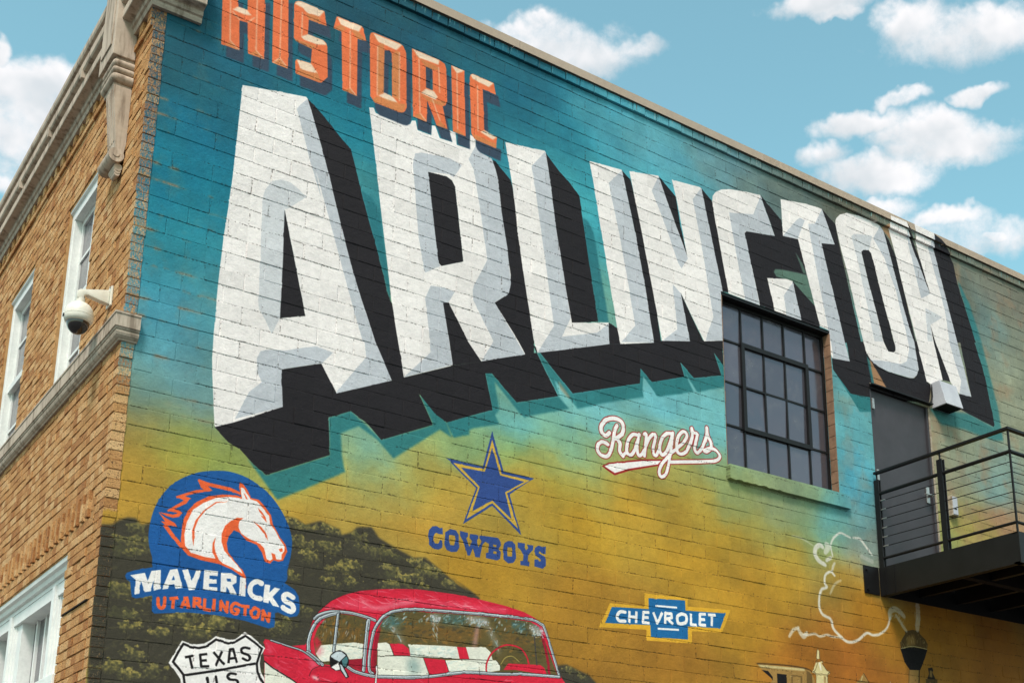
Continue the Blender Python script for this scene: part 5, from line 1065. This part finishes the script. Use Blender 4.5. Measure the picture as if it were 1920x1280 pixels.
def piece_mesh(name, L, D, H, mat, ch=.0028, seed=0, axis='x'):
    """one brick or block, origin at the centre of its face; worn, slightly uneven front edges"""
    R = random.Random(seed); h, w = H / 2, L / 2
    j = lambda k: R.uniform(-k, k)
    fr = [(-w + ch + j(.0015), 0, -h + ch + j(.0015)), (w - ch + j(.0015), 0, -h + ch + j(.0015)), (w - ch + j(.0015), 0, h - ch + j(.0015)), (-w + ch + j(.0015), 0, h - ch + j(.0015))]
    md = [(-w, ch, -h), (w, ch, -h), (w, ch, h), (-w, ch, h)]
    bk = [(-w, D, -h), (w, D, -h), (w, D, h), (-w, D, h)]
    v = fr + md + bk
    f = [(0, 1, 2, 3)]
    for i in range(4):
        k = (i + 1) % 4
        f.append((4 + i, 4 + k, k, i)); f.append((8 + i, 8 + k, 4 + k, 4 + i))
    if axis == 'y':      # face looks towards -x, length runs along y
        v = [(b, -a, c) for a, b, c in v]
    return v, f
def to_mesh(name, v, f, mat):
    me = bpy.data.meshes.new(name); me.from_pydata(v, [], f); me.materials.append(M[mat]); me.update(); return me
def place_pieces(items, parent, name, field, mat, axis, nrm, limit=300):
    """items: (x,y,z,L,D,H,tilt,mat). The largest in view become parts, the rest one field."""
    items = sorted(items, key=lambda t: -shows(t[0], t[1], t[2], nrm) * t[3] * t[5])
    cache = {}
    for t in items[:limit]:
        x, y, z, L, D, H, tl, mt = t
        key = (round(L, 3), round(H, 3), mt, random.randrange(3))
        if key not in cache:
            cache[key] = to_mesh(name, *piece_mesh(name, L, D, H, mt, seed=len(cache), axis=axis), mt)
        o = bpy.data.objects.new(name, cache[key]); COL.objects.link(o); o.parent = parent
        o.location = (x, y, z); o.rotation_euler = tl
    bym = {}
    for t in items[limit:]:
        x, y, z, L, D, H, tl, mt = t
        V, Fc = bym.setdefault(mt, ([], []))
        v, f = piece_mesh(name, L, D, H, mt, seed=random.randrange(9999), axis=axis)
        e = Matrix.Rotation(tl[2], 3, 'Z') @ Matrix.Rotation(tl[0], 3, 'X')
        n = len(V)
        V.extend((x + q.x, y + q.y, z + q.z) for q in (e @ Vector(a) for a in v)); Fc.extend(tuple(n + i for i in a) for a in f)
    for mt, (V, Fc) in bym.items():
        o = bpy.data.objects.new(field, to_mesh(field, V, Fc, mt)); COL.objects.link(o); o.parent = parent; o['kind'] = 'stuff'

def intervals(a0, a1, cuts):
    seg = [(a0, a1)]
    for c0, c1 in cuts:
        seg = [t for s0, s1 in seg for t in ((s0, min(s1, c0)), (max(s0, c1), s1)) if t[1] - t[0] > .012]
    return seg

# blocks of the side wall
blocks = []; R = random.Random(3)
k0 = math.floor((GZ - ZJ0) / CH); k1 = math.floor((ZTOP - .09 - ZJ0) / CH)
for k in range(k0, k1 + 1):
    z0, z1 = ZJ0 + k * CH, min(ZJ0 + (k + 1) * CH, ZTOP - .088)
    z0 = max(z0, GZ)
    if z1 - z0 < .03: continue
    zc = (z0 + z1) / 2
    cuts = [(h[0], h[1]) for h in (WIN, DOR) if h[2] < zc < h[3]]
    for s0, s1 in intervals(XS + .004, XR, cuts):
        n = math.floor((s0 - XJ0) / BL + (.5 if k % 2 == 0 else 0))
        x = s0
        while x < s1 - .01:
            n += 1
            xe = XJ0 + (n - (.5 if k % 2 == 0 else 0)) * BL + R.uniform(-.003, .003)
            xe = min(xe, s1)
            if xe - x < .05 and xe < s1: continue
            if s1 - xe < .05: xe = s1
            jt = .0023
            L = round((xe - x - 2 * jt) / .003) * .003
            blocks.append(((x + xe) / 2, YW + R.gauss(0, .0013), zc + R.gauss(0, .0016), max(L, .02), .05, round((z1 - z0 - 2 * jt + R.choice((-.002, 0, .001))), 3), (R.gauss(0, .008), R.gauss(0, .002), R.gauss(0, .004)), 'mural'))
            x = xe
place_pieces(blocks, SW, 'block', 'block_field', 'mural', 'x', (0, 1))

# bricks of the facade
bricks = []; BH = CH / 2; BLEN = .2095
SOLD = (ZJ0 - BH, ZJ0 + 2 * BH)                       # soldier band over the lower windows
DENT = (ZJ0 + 54.55 * BH, ZJ0 + 57 * BH)              # toothed band under the cornice
k0 = math.floor((GZ - ZJ0) / BH); k1 = math.floor((ZFT - ZJ0) / BH)
for k in range(k0, k1):
    z0 = ZJ0 + k * BH; z1 = z0 + BH; zc = (z0 + z1) / 2
    if zc < GZ + .03: continue
    cuts = [(h[0], h[1]) for h in FW if h[2] < zc < h[3]]
    if SOLD[0] < zc < SOLD[1]: cuts.append((8.46, YB))
    if DENT[0] < zc < DENT[1]: cuts.append((YW, YB))
    if 3.665 < zc < 3.80 or 6.36 < zc < 6.70: cuts.append((YW + .02, YB))
    segs = intervals(YW, YB, cuts)
    if zc < SOLD[0]: segs = [t for s in segs for t in ([(s[0], 8.30), (8.30, s[1])] if s[0] < 8.29 else [s])]
    for s0, s1 in segs:
        y = s0; first = True
        n = math.floor((s0 - YW) / BLEN + (.5 if k % 2 else 0))
        while y < s1 - .008:
            n += 1
            ye = YW + (n - (.5 if k % 2 else 0)) * BLEN + R.uniform(-.005, .005)
            ye = min(ye, s1)
            if ye - y < .035 and ye < s1: continue
            if s1 - ye < .035: ye = s1
            jt = .0036
            L = round((ye - y - (2 * jt if y > YW + .01 else jt)) / .005) * .005
            yc = (y + ye) / 2 + (jt / 2 if y > YW + .01 else 0)
            if y <= YW + .01: yc = YW + max(L, .02) / 2 - R.uniform(-.001, .007)
            mt = 'corner' if y < YW + .02 else 'brick'
            D = .088 if mt == 'corner' else .05
            bricks.append((XF + R.gauss(0, .0022), yc, zc + R.gauss(0, .0008), max(L, .02), D, round(BH - 2 * jt, 4), (0, R.gauss(0, .006), R.gauss(0, .006)), mt))
            y = ye
# soldier band: bricks on end, every other one proud
n = 0; y = 8.46
while y < YB - .1:
    bricks.append((XF - (.014 if n % 2 else -.004) + R.gauss(0, .0015), y + BH / 2, (SOLD[0] + SOLD[1]) / 2 + (.006 if n % 2 else .02), BH - .009, .05, SOLD[1] - SOLD[0] - (.012 if n % 2 else .05), (0, 0, 0), 'brick')); y += BH; n += 1
# toothed band: headers, every other one proud, on a projecting course
n = 0; y = YW
while y < YB - .1:
    first = y < YW + .02
    bricks.append((XF - (.020 if n % 2 == 0 else -.003), y + BH * .75 - .002, DENT[0] + .062 + .053, BH * 1.5 - .012, .09 if first else .05, .094, (0, 0, 0), 'corner' if first else 'brick')); y += BH * 1.5; n += 1
y = YW
while y < YB - .2:
    first = y < YW + .02
    bricks.append((XF - .018, y + .104, DENT[0] + .030, .200, .10 if first else .05, .052, (0, 0, R.gauss(0, .004)), 'corner' if first else 'brick')); y += .209
place_pieces(bricks, FA, 'brick', 'brick_field', 'brick', 'y', (1, 0))

# capping of the side wall: a course of small blocks and tan sheet metal
cap = []; x = XS + .3
while x < XR - .1:
    L = R.choice((.150, .156, .162)); cap.append((x + L / 2, YW - .026 + R.gauss(0, .002), ZTOP - .044, L - .008, .06, .080, (R.gauss(0, .01), 0, R.gauss(0, .01)), 'mural')); x += L
for t in cap:
    me = to_mesh('coping_block', *piece_mesh('c', *t[3:6], 'mural', seed=R.randrange(99)), 'mural')
    o = bpy.data.objects.new('coping_block', me); COL.objects.link(o); o.parent = SW; o.location = t[:3]; o.rotation_euler = t[6]
MB().box(XS + .2, XR, YW + .004, YW + .22, ZTOP - .09, ZTOP).build('coping_bed', 'mural', B)
x = XS + .2
for xe in (5.306, 8.35, 11.4, 14.45, XR):
    m_ = MB().prism([(YW - .046, 7.377), (YW - .042, 7.377), (YW - .040, 7.456), (YW + .26, 7.470), (YW + .26, 7.474), (YW - .046, 7.460)], x, xe - .003, 'x')
    m_.build('metal_capping', 'mural' if xe > 9 else 'tan', B); x = xe

# stone mouldings
path_c = [(2.468, YW, 0, -1), (XF, YW, -1, -1), (XF, YB, -1, 0)]
MB().sweep(path_c, [(-.06, 6.335), (.030, 6.330), (.038, 6.352), (.036, 6.372), (.052, 6.380), (.058, 6.400), (.056, 6.418), (.066, 6.424), (.122, 6.432), (.126, 6.438), (.126, 6.505), (.100, 6.510), (.098, 6.560), (.140, 6.566), (.150, 6.580), (.150, 6.650), (.132, 6.655), (.130, 6.690), (.160, 6.695), (.168, 6.715), (.168, 6.760), (-.06, 6.80)]).build('cornice', 'stone', B)
path_s = [(2.236, YW, 0, -1), (XF, YW, -1, -1), (XF, YB, -1, 0)]
MB().sweep(path_s, [(-.05, 3.662), (.016, 3.662), (.022, 3.672), (.030, 3.676), (.044, 3.690), (.050, 3.708), (.044, 3.724), (.052, 3.730), (.054, 3.740), (.062, 3.744), (.062, 3.832), (.068, 3.836), (.068, 3.850), (-.05, 3.885)]).build('stone_band', 'stone', B)
# cornice joints: thin upstands where two lengths meet
for y in (9.62, 10.65, 11.68, 12.71, 13.74):
    MB().box(XF - .156, XF - .09, y, y + .035, 6.508, 6.60).build('joint_cover', 'stone', B)
# scrolled console under the cornice
K = empty('console_bracket', 'x', 'y'); del K['label']; del K['category']; K.parent = B
y0, y1 = 8.598, 8.972
MB().box(1.966, XF, y0, y1, 6.112, 7.12).build('abutment_block', 'stone', K, bevel=.006)
MB().prism([(y0 + .055, 6.22), (y1 - .055, 6.22), (y1 - .055, 6.98), (y0 + .055, 6.98)], 1.955, 1.9665, 'x').build('raised_panel', 'stone', K, bevel=.004)
yb = 8.800
for i, (zc, r, xx) in enumerate(((6.050, .030, 0), (5.992, .026, 0), (5.925, .038, 0))):
    ml = MB().tube((1.990 + .5 * r, y0 + .5 * r, zc), (XF - .002, y0 + .5 * r, zc), r, 18).tube((1.990 + .5 * r, y0 + .5 * r, zc), (1.990 + .5 * r, yb + .07, zc), r, 18)
    ml.lathe((1.990 + .5 * r, y0 + .5 * r, zc), [(r * math.sin(t) * .999, r * math.cos(t)) for t in np.linspace(0, math.pi, 9)], 16).build('roll', 'stone', K, smooth=True)
MB().box(2.0, XF, y0 + .02, yb + .06, 5.86, 6.11).build('necking', 'stone', K)
MB().prism([(XF, 5.86), (2.000, 5.86), (2.004, 5.80), (2.030, 5.60), (2.050, 5.42), (2.060, 5.30), (2.118, 5.30), (XF, 5.40)], y0 + .004, yb, 'y').build('tapered_shaft', 'stone', K, bevel=.003)
for i in range(4):
    yy = y0 + .03 + i * .043
    MB().prism([(2.008, 5.83), (1.996, 5.82), (2.024, 5.60), (2.046, 5.41), (2.062, 5.40), (2.046, 5.60)], yy, yy + .022, 'y').build('flute', 'stone', K)
v = MB(); v.tube((2.068, y0 - .004, 5.283), (2.068, yb + .075, 5.283), .056, 26); v.build('volute', 'stone', K, smooth=True)
MB().tube((2.066, y0 - .009, 5.292), (2.066, y0 + .01, 5.292), .026, 20).build('volute_eye', 'stone', K, smooth=True)
for i in range(3):
    MB().tube((2.095, y0 + .02 + i * .004, 5.20 - i * .024), (2.095, yb - .04 - i * .02, 5.20 - i * .024), .030 - i * .005, 14).build('leaf', 'stone', K, smooth=True)

# facade sash windows
def sash_window(y0, y1, z0, z1):
    W = bpy.data.objects.new('window', None); COL.objects.link(W); W.parent = B
    xr = XF + .036                                   # face of the white casing, set back from the brick
    for a, b in ((y0, y0 + .085), (y1 - .085, y1)):
        MB().box(xr, XF + .20, a, b, z0, z1).build('casing', 'white', W, bevel=.003)
        MB().box(xr - .010, xr + .02, a + .014, a + .036, z0, z1 - .1).build('bead', 'white', W)
        MB().box(xr - .006, xr + .02, a + .052, a + .070, z0, z1 - .1).build('bead', 'white', W)
    MB().box(xr - .004, XF + .20, y0, y1, z1 - .095, z1).build('head_casing', 'white', W, bevel=.004)
    MB().prism([(xr - .022, z1 - .012), (xr - .026, z1), (xr + .03, z1), (xr + .03, z1 - .05)], y0, y1, 'y').build('drip_mould', 'white', W)
    a, b = y0 + .085, y1 - .085; zm = (z0 + z1) / 2 - .03; xs = XF + .095
    MB().box(xs, xs + .04, a, a + .045, z0, z1 - .095).build('stile', 'white', W); MB().box(xs, xs + .04, b - .045, b, z0, z1 - .095).build('stile', 'white', W)
    MB().box(xs - .001, xs + .041, a + .045, b - .045, z1 - .145, z1 - .095).build('top_rail', 'white', W)
    MB().box(xs - .035, xs + .041, a + .001, b - .001, zm - .03, zm + .03).build('meeting_rail', 'white', W)
    zt = (zm + z1) / 2 - .02; ym = (a + b) / 2
    MB().box(xs + .004, xs + .03, ym - .014, ym + .014, zm + .03, z1 - .145).build('glazing_bar', 'white', W)
    MB().box(xs + .003, xs + .031, a + .045, b - .045, zt - .013, zt + .013).build('glazing_bar', 'white', W)
    MB().box(xs + .004, xs + .03, ym - .014, ym + .014, z0, zm - .03).build('glazing_bar', 'white', W)
    MB().box(xs + .003, xs + .031, a + .045, b - .045, (z0 + zm) / 2 - .013, (z0 + zm) / 2 + .013).build('glazing_bar', 'white', W)
    for pa, pb in ((a + .045, ym - .014), (ym + .014, b - .045)):
        for qa, qb in ((zm + .03, zt - .013), (zt + .013, z1 - .145), (z0, (z0 + zm) / 2 - .013), ((z0 + zm) / 2 + .013, zm - .03)):
            MB().box(xs + .014, xs + .020, pa, pb, qa, qb).build('pane', 'glass_f', W)
    MB().box(XF + .21, XF + .24, y0, y1, z0, z1).build('blind', 'inner', W)
for f in FW[:3]: sash_window(*f)

def shop_window(y0, y1, z0, z1):
    W = bpy.data.objects.new('shopfront_window', None); COL.objects.link(W); W.parent = B
    xr = XF + .03; xg = XF + .20
    MB().prism([(xr - .012, z1 - .03), (xr - .018, z1), (XF + .245, z1), (XF + .245, z1 - .11), (xr + .045, z1 - .11), (xr + .045, z1 - .075), (xr + .02, z1 - .07), (xr + .012, z1 - .04)], y0, y1, 'y').build('head_casing', 'white', W)
    MB().box(xr + .05, XF + .245, y0, y1, z1 - .20, z1 - .111).build('transom', 'white', W)
    for i, yb in enumerate((y0 + .30, y0 + 1.62, y1 - .28)):
        for dx, a, b in ((.0, 0, .075), (.014, .075, .11), (.030, .11, .145), (.040, .145, .30)):
            MB().box(xr + .035 + dx, XF + .245, yb + .30 - b, yb + .30 - a - .0005, z0 + .09, z1 - .112).build('mullion_face', 'white', W)
    MB().box(xr - .05, XF + .245, y0 - .02, y1 + .02, z0 + .44, z0 + .545).build('sill', 'white', W, bevel=.006)
    MB().box(xr + .06, XF + .245, y0, y1, z0, z0 + .44).build('stall_riser', 'white', W)
    MB().box(xg, xg + .006, y0, y1, z0 + .545, z1 - .2).build('pane', 'glass_f', W)
    y = y0 + .1
    while y < y1 - .1:
        MB().box(xg - .022, xg, y, y + .034, z0 + .545, z1 - .2).build('glazing_bar', 'white', W); y += .27
for f in FW[3:]: shop_window(*f)
# dark strip standing in for a shaded brick slot by the lower window
MB().box(XF - .010, XF + .02, 8.352, 8.938, 1.884, 1.894).build('slot_strip', 'rust', B)

# steel window in the side wall
S_ = bpy.data.objects.new('steel_window', None); COL.objects.link(S_); S_.parent = B
x0, x1, z0, z1 = WIN
yg = YW + .115
MB().box(x0 - .004, x1 + .004, YW + .012, YW + .215, z1 - .028, z1 + .002).build('lintel', 'steel', S_)
for k in range(14):
    za = z0 + k * (z1 - z0 - .03) / 14; zb = z0 + (k + 1) * (z1 - z0 - .03) / 14 - .006
    MB().box(x1 - .012 - R.uniform(0, .003), x1 + .02, YW + .004, YW + .09, za, zb).build('reveal_brick', 'reveal', S_)
    MB().box(x0 - .02, x0 + .010 + R.uniform(0, .003), YW + .004, YW + .09, za, zb).build('reveal_brick', 'reveal', S_)
fx0, fx1, fz0, fz1 = x0 + .012, x1 - .014, z0 + .005, z1 - .03
for a in ((fx0, fx0 + .028, fz0, fz1), (fx1 - .028, fx1, fz0, fz1)): MB().box(a[0], a[1], yg - .02, yg + .02, a[2], a[3]).build('frame_jamb', 'steel', S_)
for a in ((fz0, fz0 + .03), (fz1 - .03, fz1)): MB().box(fx0 + .028, fx1 - .028, yg - .019, yg + .019, a[0], a[1]).build('frame_rail', 'steel', S_)
XM = [8.060, 8.362, 8.660, 8.962]; ZM = [5.268, 4.828, 4.380]
for xm in XM: MB().box(xm - .0095, xm + .0095, yg - .014, yg + .012, fz0 + .03, fz1 - .03).build('mullion', 'steel', S_)
for zm in ZM: MB().box(fx0 + .028, fx1 - .028, yg - .0135, yg + .0115, zm - .0095, zm + .0095).build('glazing_bar', 'steel', S_)
# hinged vent over the three middle columns and two middle rows
for a in ((XM[0] - .021, XM[0] + .021, ZM[2] - .024, ZM[0] + .022), (XM[3] - .021, XM[3] + .021, ZM[2] - .024, ZM[0] + .022)): MB().box(a[0], a[1], yg - .032, yg + .010, a[2], a[3]).build('vent_stile', 'steel', S_)
for zc in (ZM[0], ZM[2]): MB().box(XM[0] + .021, XM[3] - .021, yg - .031, yg + .009, zc - .024, zc + .022).build('vent_rail', 'steel', S_)
xs = [fx0 + .02] + XM + [fx1 - .02]; zs = [fz1 - .02] + ZM + [fz0 + .02]
for i in range(5):
    for j in range(4):
        o = MB().box(-.5, .5, -.0025, .0025, -.5, .5).build('pane', 'glass_s', S_)
        o.location = ((xs[i] + xs[i + 1]) / 2, yg + .002, (zs[j] + zs[j + 1]) / 2); o.scale = (xs[i + 1] - xs[i] - .004, 1, zs[j] - zs[j + 1] - .004)
        o.rotation_euler = (R.gauss(0, .012), 0, R.gauss(0, .012))
sl = MB(); top = [(x0 - .012, z0 - .004), (9.352, z0 - .004)]; bot = []
nn = 46
for i in range(nn + 1):
    xx = 9.352 - (9.364 - x0) * i / nn
    bot.append((xx, z0 - .148 + (R.uniform(-.002, .011) if xx < 8.4 else R.uniform(-.001, .001))))
sl.prism(top + bot, YW - .048, YW + .10, 'y').build('window_sill', 'mural', S_)

# door
D_ = bpy.data.objects.new('door', None); COL.objects.link(D_); D_.parent = B
x0, x1, z0, z1 = DOR
MB().box(x0 + .035, x1 - .055, YW + .035, YW + .085, z0, z1 - .02).build('leaf', 'door', D_, bevel=.003)
MB().box(x0, x0 + .032, YW + .012, YW + .20, z0, z1).build('frame_jamb', 'door', D_); MB().box(x1 - .052, x1 - .022, YW + .012, YW + .20, z0, z1).build('frame_jamb', 'door', D_)
MB().box(x1 - .022, x1 + .004, YW + .004, YW + .2, z0, z1).build('jamb_lining', 'jamb', D_)
MB().box(x0, x1, YW + .012, YW + .20, z1 - .018, z1 + .004).build('frame_head', 'door', D_)
MB().prism([(YW - .055, z1 + .004), (YW - .055, z1 + .016), (YW + .01, z1 + .026), (YW + .01, z1 + .004)], x0 - .005, x1 + .005, 'x').build('drip_hood', 'steel', D_)
MB().box(x0 + .005, x1 + .02, YW - .004, YW + .01, z1 + .027, z1 + .036).build('hood_sealant', 'jamb', D_)
MB().box(x0, x1, YW + .085, YW + .2, z0, z1).build('backing', 'inner', D_)
for zc in (5.045, 4.245, 3.488):
    MB().box(x0 + .026, x0 + .060, YW - .004, YW + .034, zc - .06, zc + .06).build('hinge', 'hinge', D_, bevel=.004)
MB().box(10.665, 10.715, YW + .020, YW + .0345, 4.09, 4.275).build('lock_plate', 'hinge', D_, bevel=.004)
MB().tube((10.690, YW + .03, 4.165), (10.690, YW - .035, 4.165), .013, 12).build('lever_neck', 'hinge', D_, smooth=True)
MB().tube((10.700, YW - .033, 4.165), (10.575, YW - .033, 4.162), .011, 12).build('lever', 'hinge', D_, smooth=True)

# ------------------------------------------------------------------ balcony
A = empty('steel_balcony', 'black steel balcony with cable railing in front of the grey door', 'balcony', (9.754, YW, 2.92))
A_inv = Matrix.Translation((-9.754, -YW, -2.92))
def ab(mbuild, name, mat='steel', **kw):
    mbuild.v = [(x - 9.754, y - YW, z - 2.92) for x, y, z in mbuild.v]
    return mbuild.build(name, mat, A, **kw)
xa, xe, yo = 9.754, 14.05, 6.53  # far end is unseen, lengthened to block more sky from the wall
zb, zt = 2.92, 3.215
def channel(m_, axis, fixed, a, b, inward):
    """C-channel: web on the outer face, flanges inward"""
    t = .012; fl = .075
    if axis == 'y':
        m_.box(fixed, fixed + t, a, b, zb, zt).box(fixed + t, fixed + fl, a, b, zb, zb + .014).box(fixed + t, fixed + fl, a, b, zt - .014, zt)
    else:
        m_.box(a, b, fixed, fixed + t, zb, zt).box(a, b, fixed + t, fixed + fl, zb, zb + .014).box(a, b, fixed + t, fixed + fl, zt - .014, zt)
    return m_
ab(channel(MB(), 'y', xa, yo + .013, YW - .012, 1), 'side_beam'); ab(channel(MB(), 'y', xe, yo + .013, YW - .012, 1), 'side_beam')
ab(channel(MB(), 'x', yo, xa, xe + .075, 1), 'front_beam')
ab(MB().box(9.522, 9.742, YW - .016, YW - .002, 2.928, 3.212), 'wall_plate'); ab(MB().box(9.77, xe, YW - .014, YW - .002, 2.928, 3.212), 'wall_plate')
for bx in (9.56,):
    for bz in (2.97, 3.17): ab(MB().tube((bx, YW - .016, bz), (bx, YW - .032, bz), .014, 6), 'bolt')
for yy in (8.10, 7.99): ab(MB().box(xa - .008, xa, yy, yy + .012, zb + .016, zt - .016), 'stiffener')
for xx in (10.35, 10.95, 11.55, 12.15, 12.75, 13.35): ab(MB().box(xx, xx + .06, yo + .08, YW - .02, 2.99, 3.16), 'joist')
ab(MB().box(xa + .08, xe - .002, 7.30, 7.38, 2.975, 3.158), 'cross_beam', 'rust')
y = yo + .08
while y < YW - .06:
    ab(MB().box(xa + .014, xe - .002, y, y + .139, 3.162, 3.196), 'deck_board', 'deck'); y += .1405
zr, z2 = 4.228, 4.000
def flat_post(px, py, w, d, top): return MB().box(px, px + w, py - d / 2, py + d / 2, zt, top)
ab(flat_post(xa, 8.150, .012, .060, 4.150), 'post'); ab(flat_post(xa + .030, 8.150, .012, .060, 4.150), 'post')
ab(flat_post(xa, 7.345, .012, .062, 4.145), 'post'); ab(flat_post(xa + .038, 7.345, .012, .062, 4.145), 'post'); ab(MB().box(xa + .012, xa + .038, 7.345 - .02, 7.345 + .02, zt, 4.14), 'post_spacer')
ab(flat_post(xa + .012, yo + .02, .016, .016, 4.205), 'post')
ab(MB().tube((xa + .02, 7.345, 4.14), (xa + .02, 7.345, 4.215), .009, 8), 'rail_stub'); ab(MB().tube((xa + .02, 8.15, 4.15), (xa + .02, 8.15, 4.215), .009, 8), 'rail_stub'); ab(MB().tube((xa + .02, yo + .02, 4.04), (xa + .02, yo + .02, 4.11), .012, 8), 'rail_stub')
for xx in (11.35, 12.7, xe - .02): ab(MB().box(xx - .03, xx + .03, yo, yo + .012, zt, 4.145), 'post'); ab(MB().tube((xx, yo + .02, 4.14), (xx, yo + .02, 4.215), .009, 8), 'rail_stub')
ab(MB().box(xa - .006, xa + .042, yo, YW + .03 - .055, zr - .013, zr + .013), 'handrail', bevel=.003); ab(MB().box(xa + .0425, xe + .04, yo, yo + .048, zr - .013, zr + .013), 'handrail', bevel=.003)
for a, b in ((7.38, 8.12), (yo + .02, 7.31)): ab(MB().tube((xa + .02, a, z2), (xa + .02, b, z2), .019, 14), 'upper_rail', smooth=True)
ab(MB().tube((xa + .02, yo + .02, z2), (xe, yo + .02, z2), .019, 14), 'upper_rail', smooth=True)
ab(MB().tube((xa + .02, yo + .02, 3.310), (xa + .02, 8.16, 3.310), .015, 10), 'lower_rail', smooth=True); ab(MB().tube((xa + .02, yo + .02, 3.310), (xe, yo + .02, 3.310), .015, 10), 'lower_rail', smooth=True)
for zc in (3.921, 3.823, 3.725, 3.627, 3.530, 3.434):
    ab(MB().tube((xa + .02, yo + .02, zc - .022), (xa + .02, 8.17, zc), .0042, 6), 'cable'); ab(MB().tube((xa + .02, yo + .02, zc - .022), (xe, yo + .02, zc - .022), .0042, 6), 'cable')
    ab(MB().tube((xa + .02, 8.175, zc), (xa + .02, 8.06, zc - .001), .0075, 8), 'cable_fitting', 'hinge')

# ------------------------------------------------------------------ wall lamp, keypad box, security camera
La = empty('wall_lamp', 'pale grey boxy wall lamp above the right corner of the door', 'lamp', (10.855, YW, 5.22))
def lp(m_, name, mat, **kw):
    m_.v = [(x - 10.855, y - YW, z - 5.22) for x, y, z in m_.v]; return m_.build(name, mat, La, **kw)
lp(MB().prism([(YW - .004, 5.220), (YW - .195, 5.224), (YW - .125, 5.517), (YW - .004, 5.517)], 10.855, 11.152, 'x'), 'housing', 'lamp', bevel=.003)
lp(MB().box(10.875, 11.132, YW - .178, YW - .02, 5.214, 5.2215), 'lens', 'deck')
for p_, q_ in (((10.862, YW - .02, 5.50), (10.850, YW - .02, 5.44)), ((10.850, YW - .02, 5.44), (10.848, YW - .02, 5.36)), ((10.848, YW - .02, 5.36), (10.826, YW - .02, 5.30)), ((10.826, YW - .02, 5.30), (10.80, YW - .02, 5.262))):
    lp(MB().tube(p_, q_, .009, 8), 'conduit', 'steel', smooth=True)
lp(MB().box(10.885, 11.12, YW - .004, YW + .0, 5.25, 5.49), 'back_plate', 'steel')
Kb = empty('keypad_box', 'small pale grey box on the wall right of the door handle', 'box', (10.985, YW, 3.99))
def kb(m_, name, mat, **kw):
    m_.v = [(x - 10.985, y - YW, z - 3.99) for x, y, z in m_.v]; return m_.build(name, mat, Kb, **kw)
kb(MB().box(10.985, 11.085, YW - .058, YW - .001, 3.992, 4.218), 'housing', 'jamb', bevel=.004)
kb(MB().box(10.995, 11.075, YW - .063, YW - .0575, 4.005, 4.205), 'cover', 'lamp'); kb(MB().box(11.010, 11.055, YW - .066, YW - .0625, 4.06, 4.075), 'slot', 'steel')

yc = 8.567
Cm = empty('security_camera', 'off-white dome security camera on a bracket beside the upper window', 'camera', (XF, yc, 4.07))
def cm(m_, name, mat, **kw):
    m_.v = [(x - XF, y - yc, z - 4.07) for x, y, z in m_.v]; return m_.build(name, mat, Cm, **kw)
cm(MB().prism([(XF - .016, 4.055), (XF - .001, 4.055), (XF - .001, 4.205), (XF - .016, 4.205)], yc - .05, yc + .05, 'y'), 'wall_flange', 'cam_white', bevel=.005)
arm = [(XF - .016, 4.180), (1.945, 4.136), (1.918, 4.130), (1.902, 4.118), (1.897, 4.098), (1.899, 4.060), (1.945, 4.060), (1.948, 4.090), (1.965, 4.098), (2.06, 4.078), (XF - .016, 4.068)]
cm(MB().prism(arm, yc - .028, yc + .028, 'y'), 'arm', 'cam_white', bevel=.010, smooth=True)
cx = 1.930
cm(MB().lathe((cx, yc, 0), [(.0, 4.066), (.030, 4.066), (.031, 4.030), (.030, 4.02)], 24), 'neck', 'cam_white', smooth=True)
prof = [(.028, 4.036)] + [(.0965 * math.sin(t), 3.942 + .098 * math.cos(t)) for t in np.linspace(.32, 1.52, 12)] + [(.097, 3.930), (.092, 3.928)]
cm(MB().lathe((cx, yc, 0), prof, 40), 'housing', 'cam_white', smooth=True)
cm(MB().lathe((cx, yc, 0), [(.090, 3.930), (.098, 3.926), (.098, 3.910), (.094, 3.896), (.086, 3.884), (.076, 3.880), (.070, 3.882)], 40), 'trim_ring', 'cam_white', smooth=True)
cm(MB().lathe((cx, yc, 0), [(.0765 * math.cos(t), 3.884 - .088 * math.sin(t)) for t in np.linspace(0, 1.5707, 12)], 40), 'dome', 'dome', smooth=True)
cm(MB().prism([(cx - .099, 3.925), (cx - .104, 3.925), (cx - .104, 3.906), (cx - .099, 3.906)], yc - .012, yc + .012, 'y'), 'latch', 'steel')
for dz in (4.065, 4.195): cm(MB().tube((XF - .016, yc - .03, dz), (XF - .024, yc - .03, dz), .007, 6), 'bolt', 'hinge')
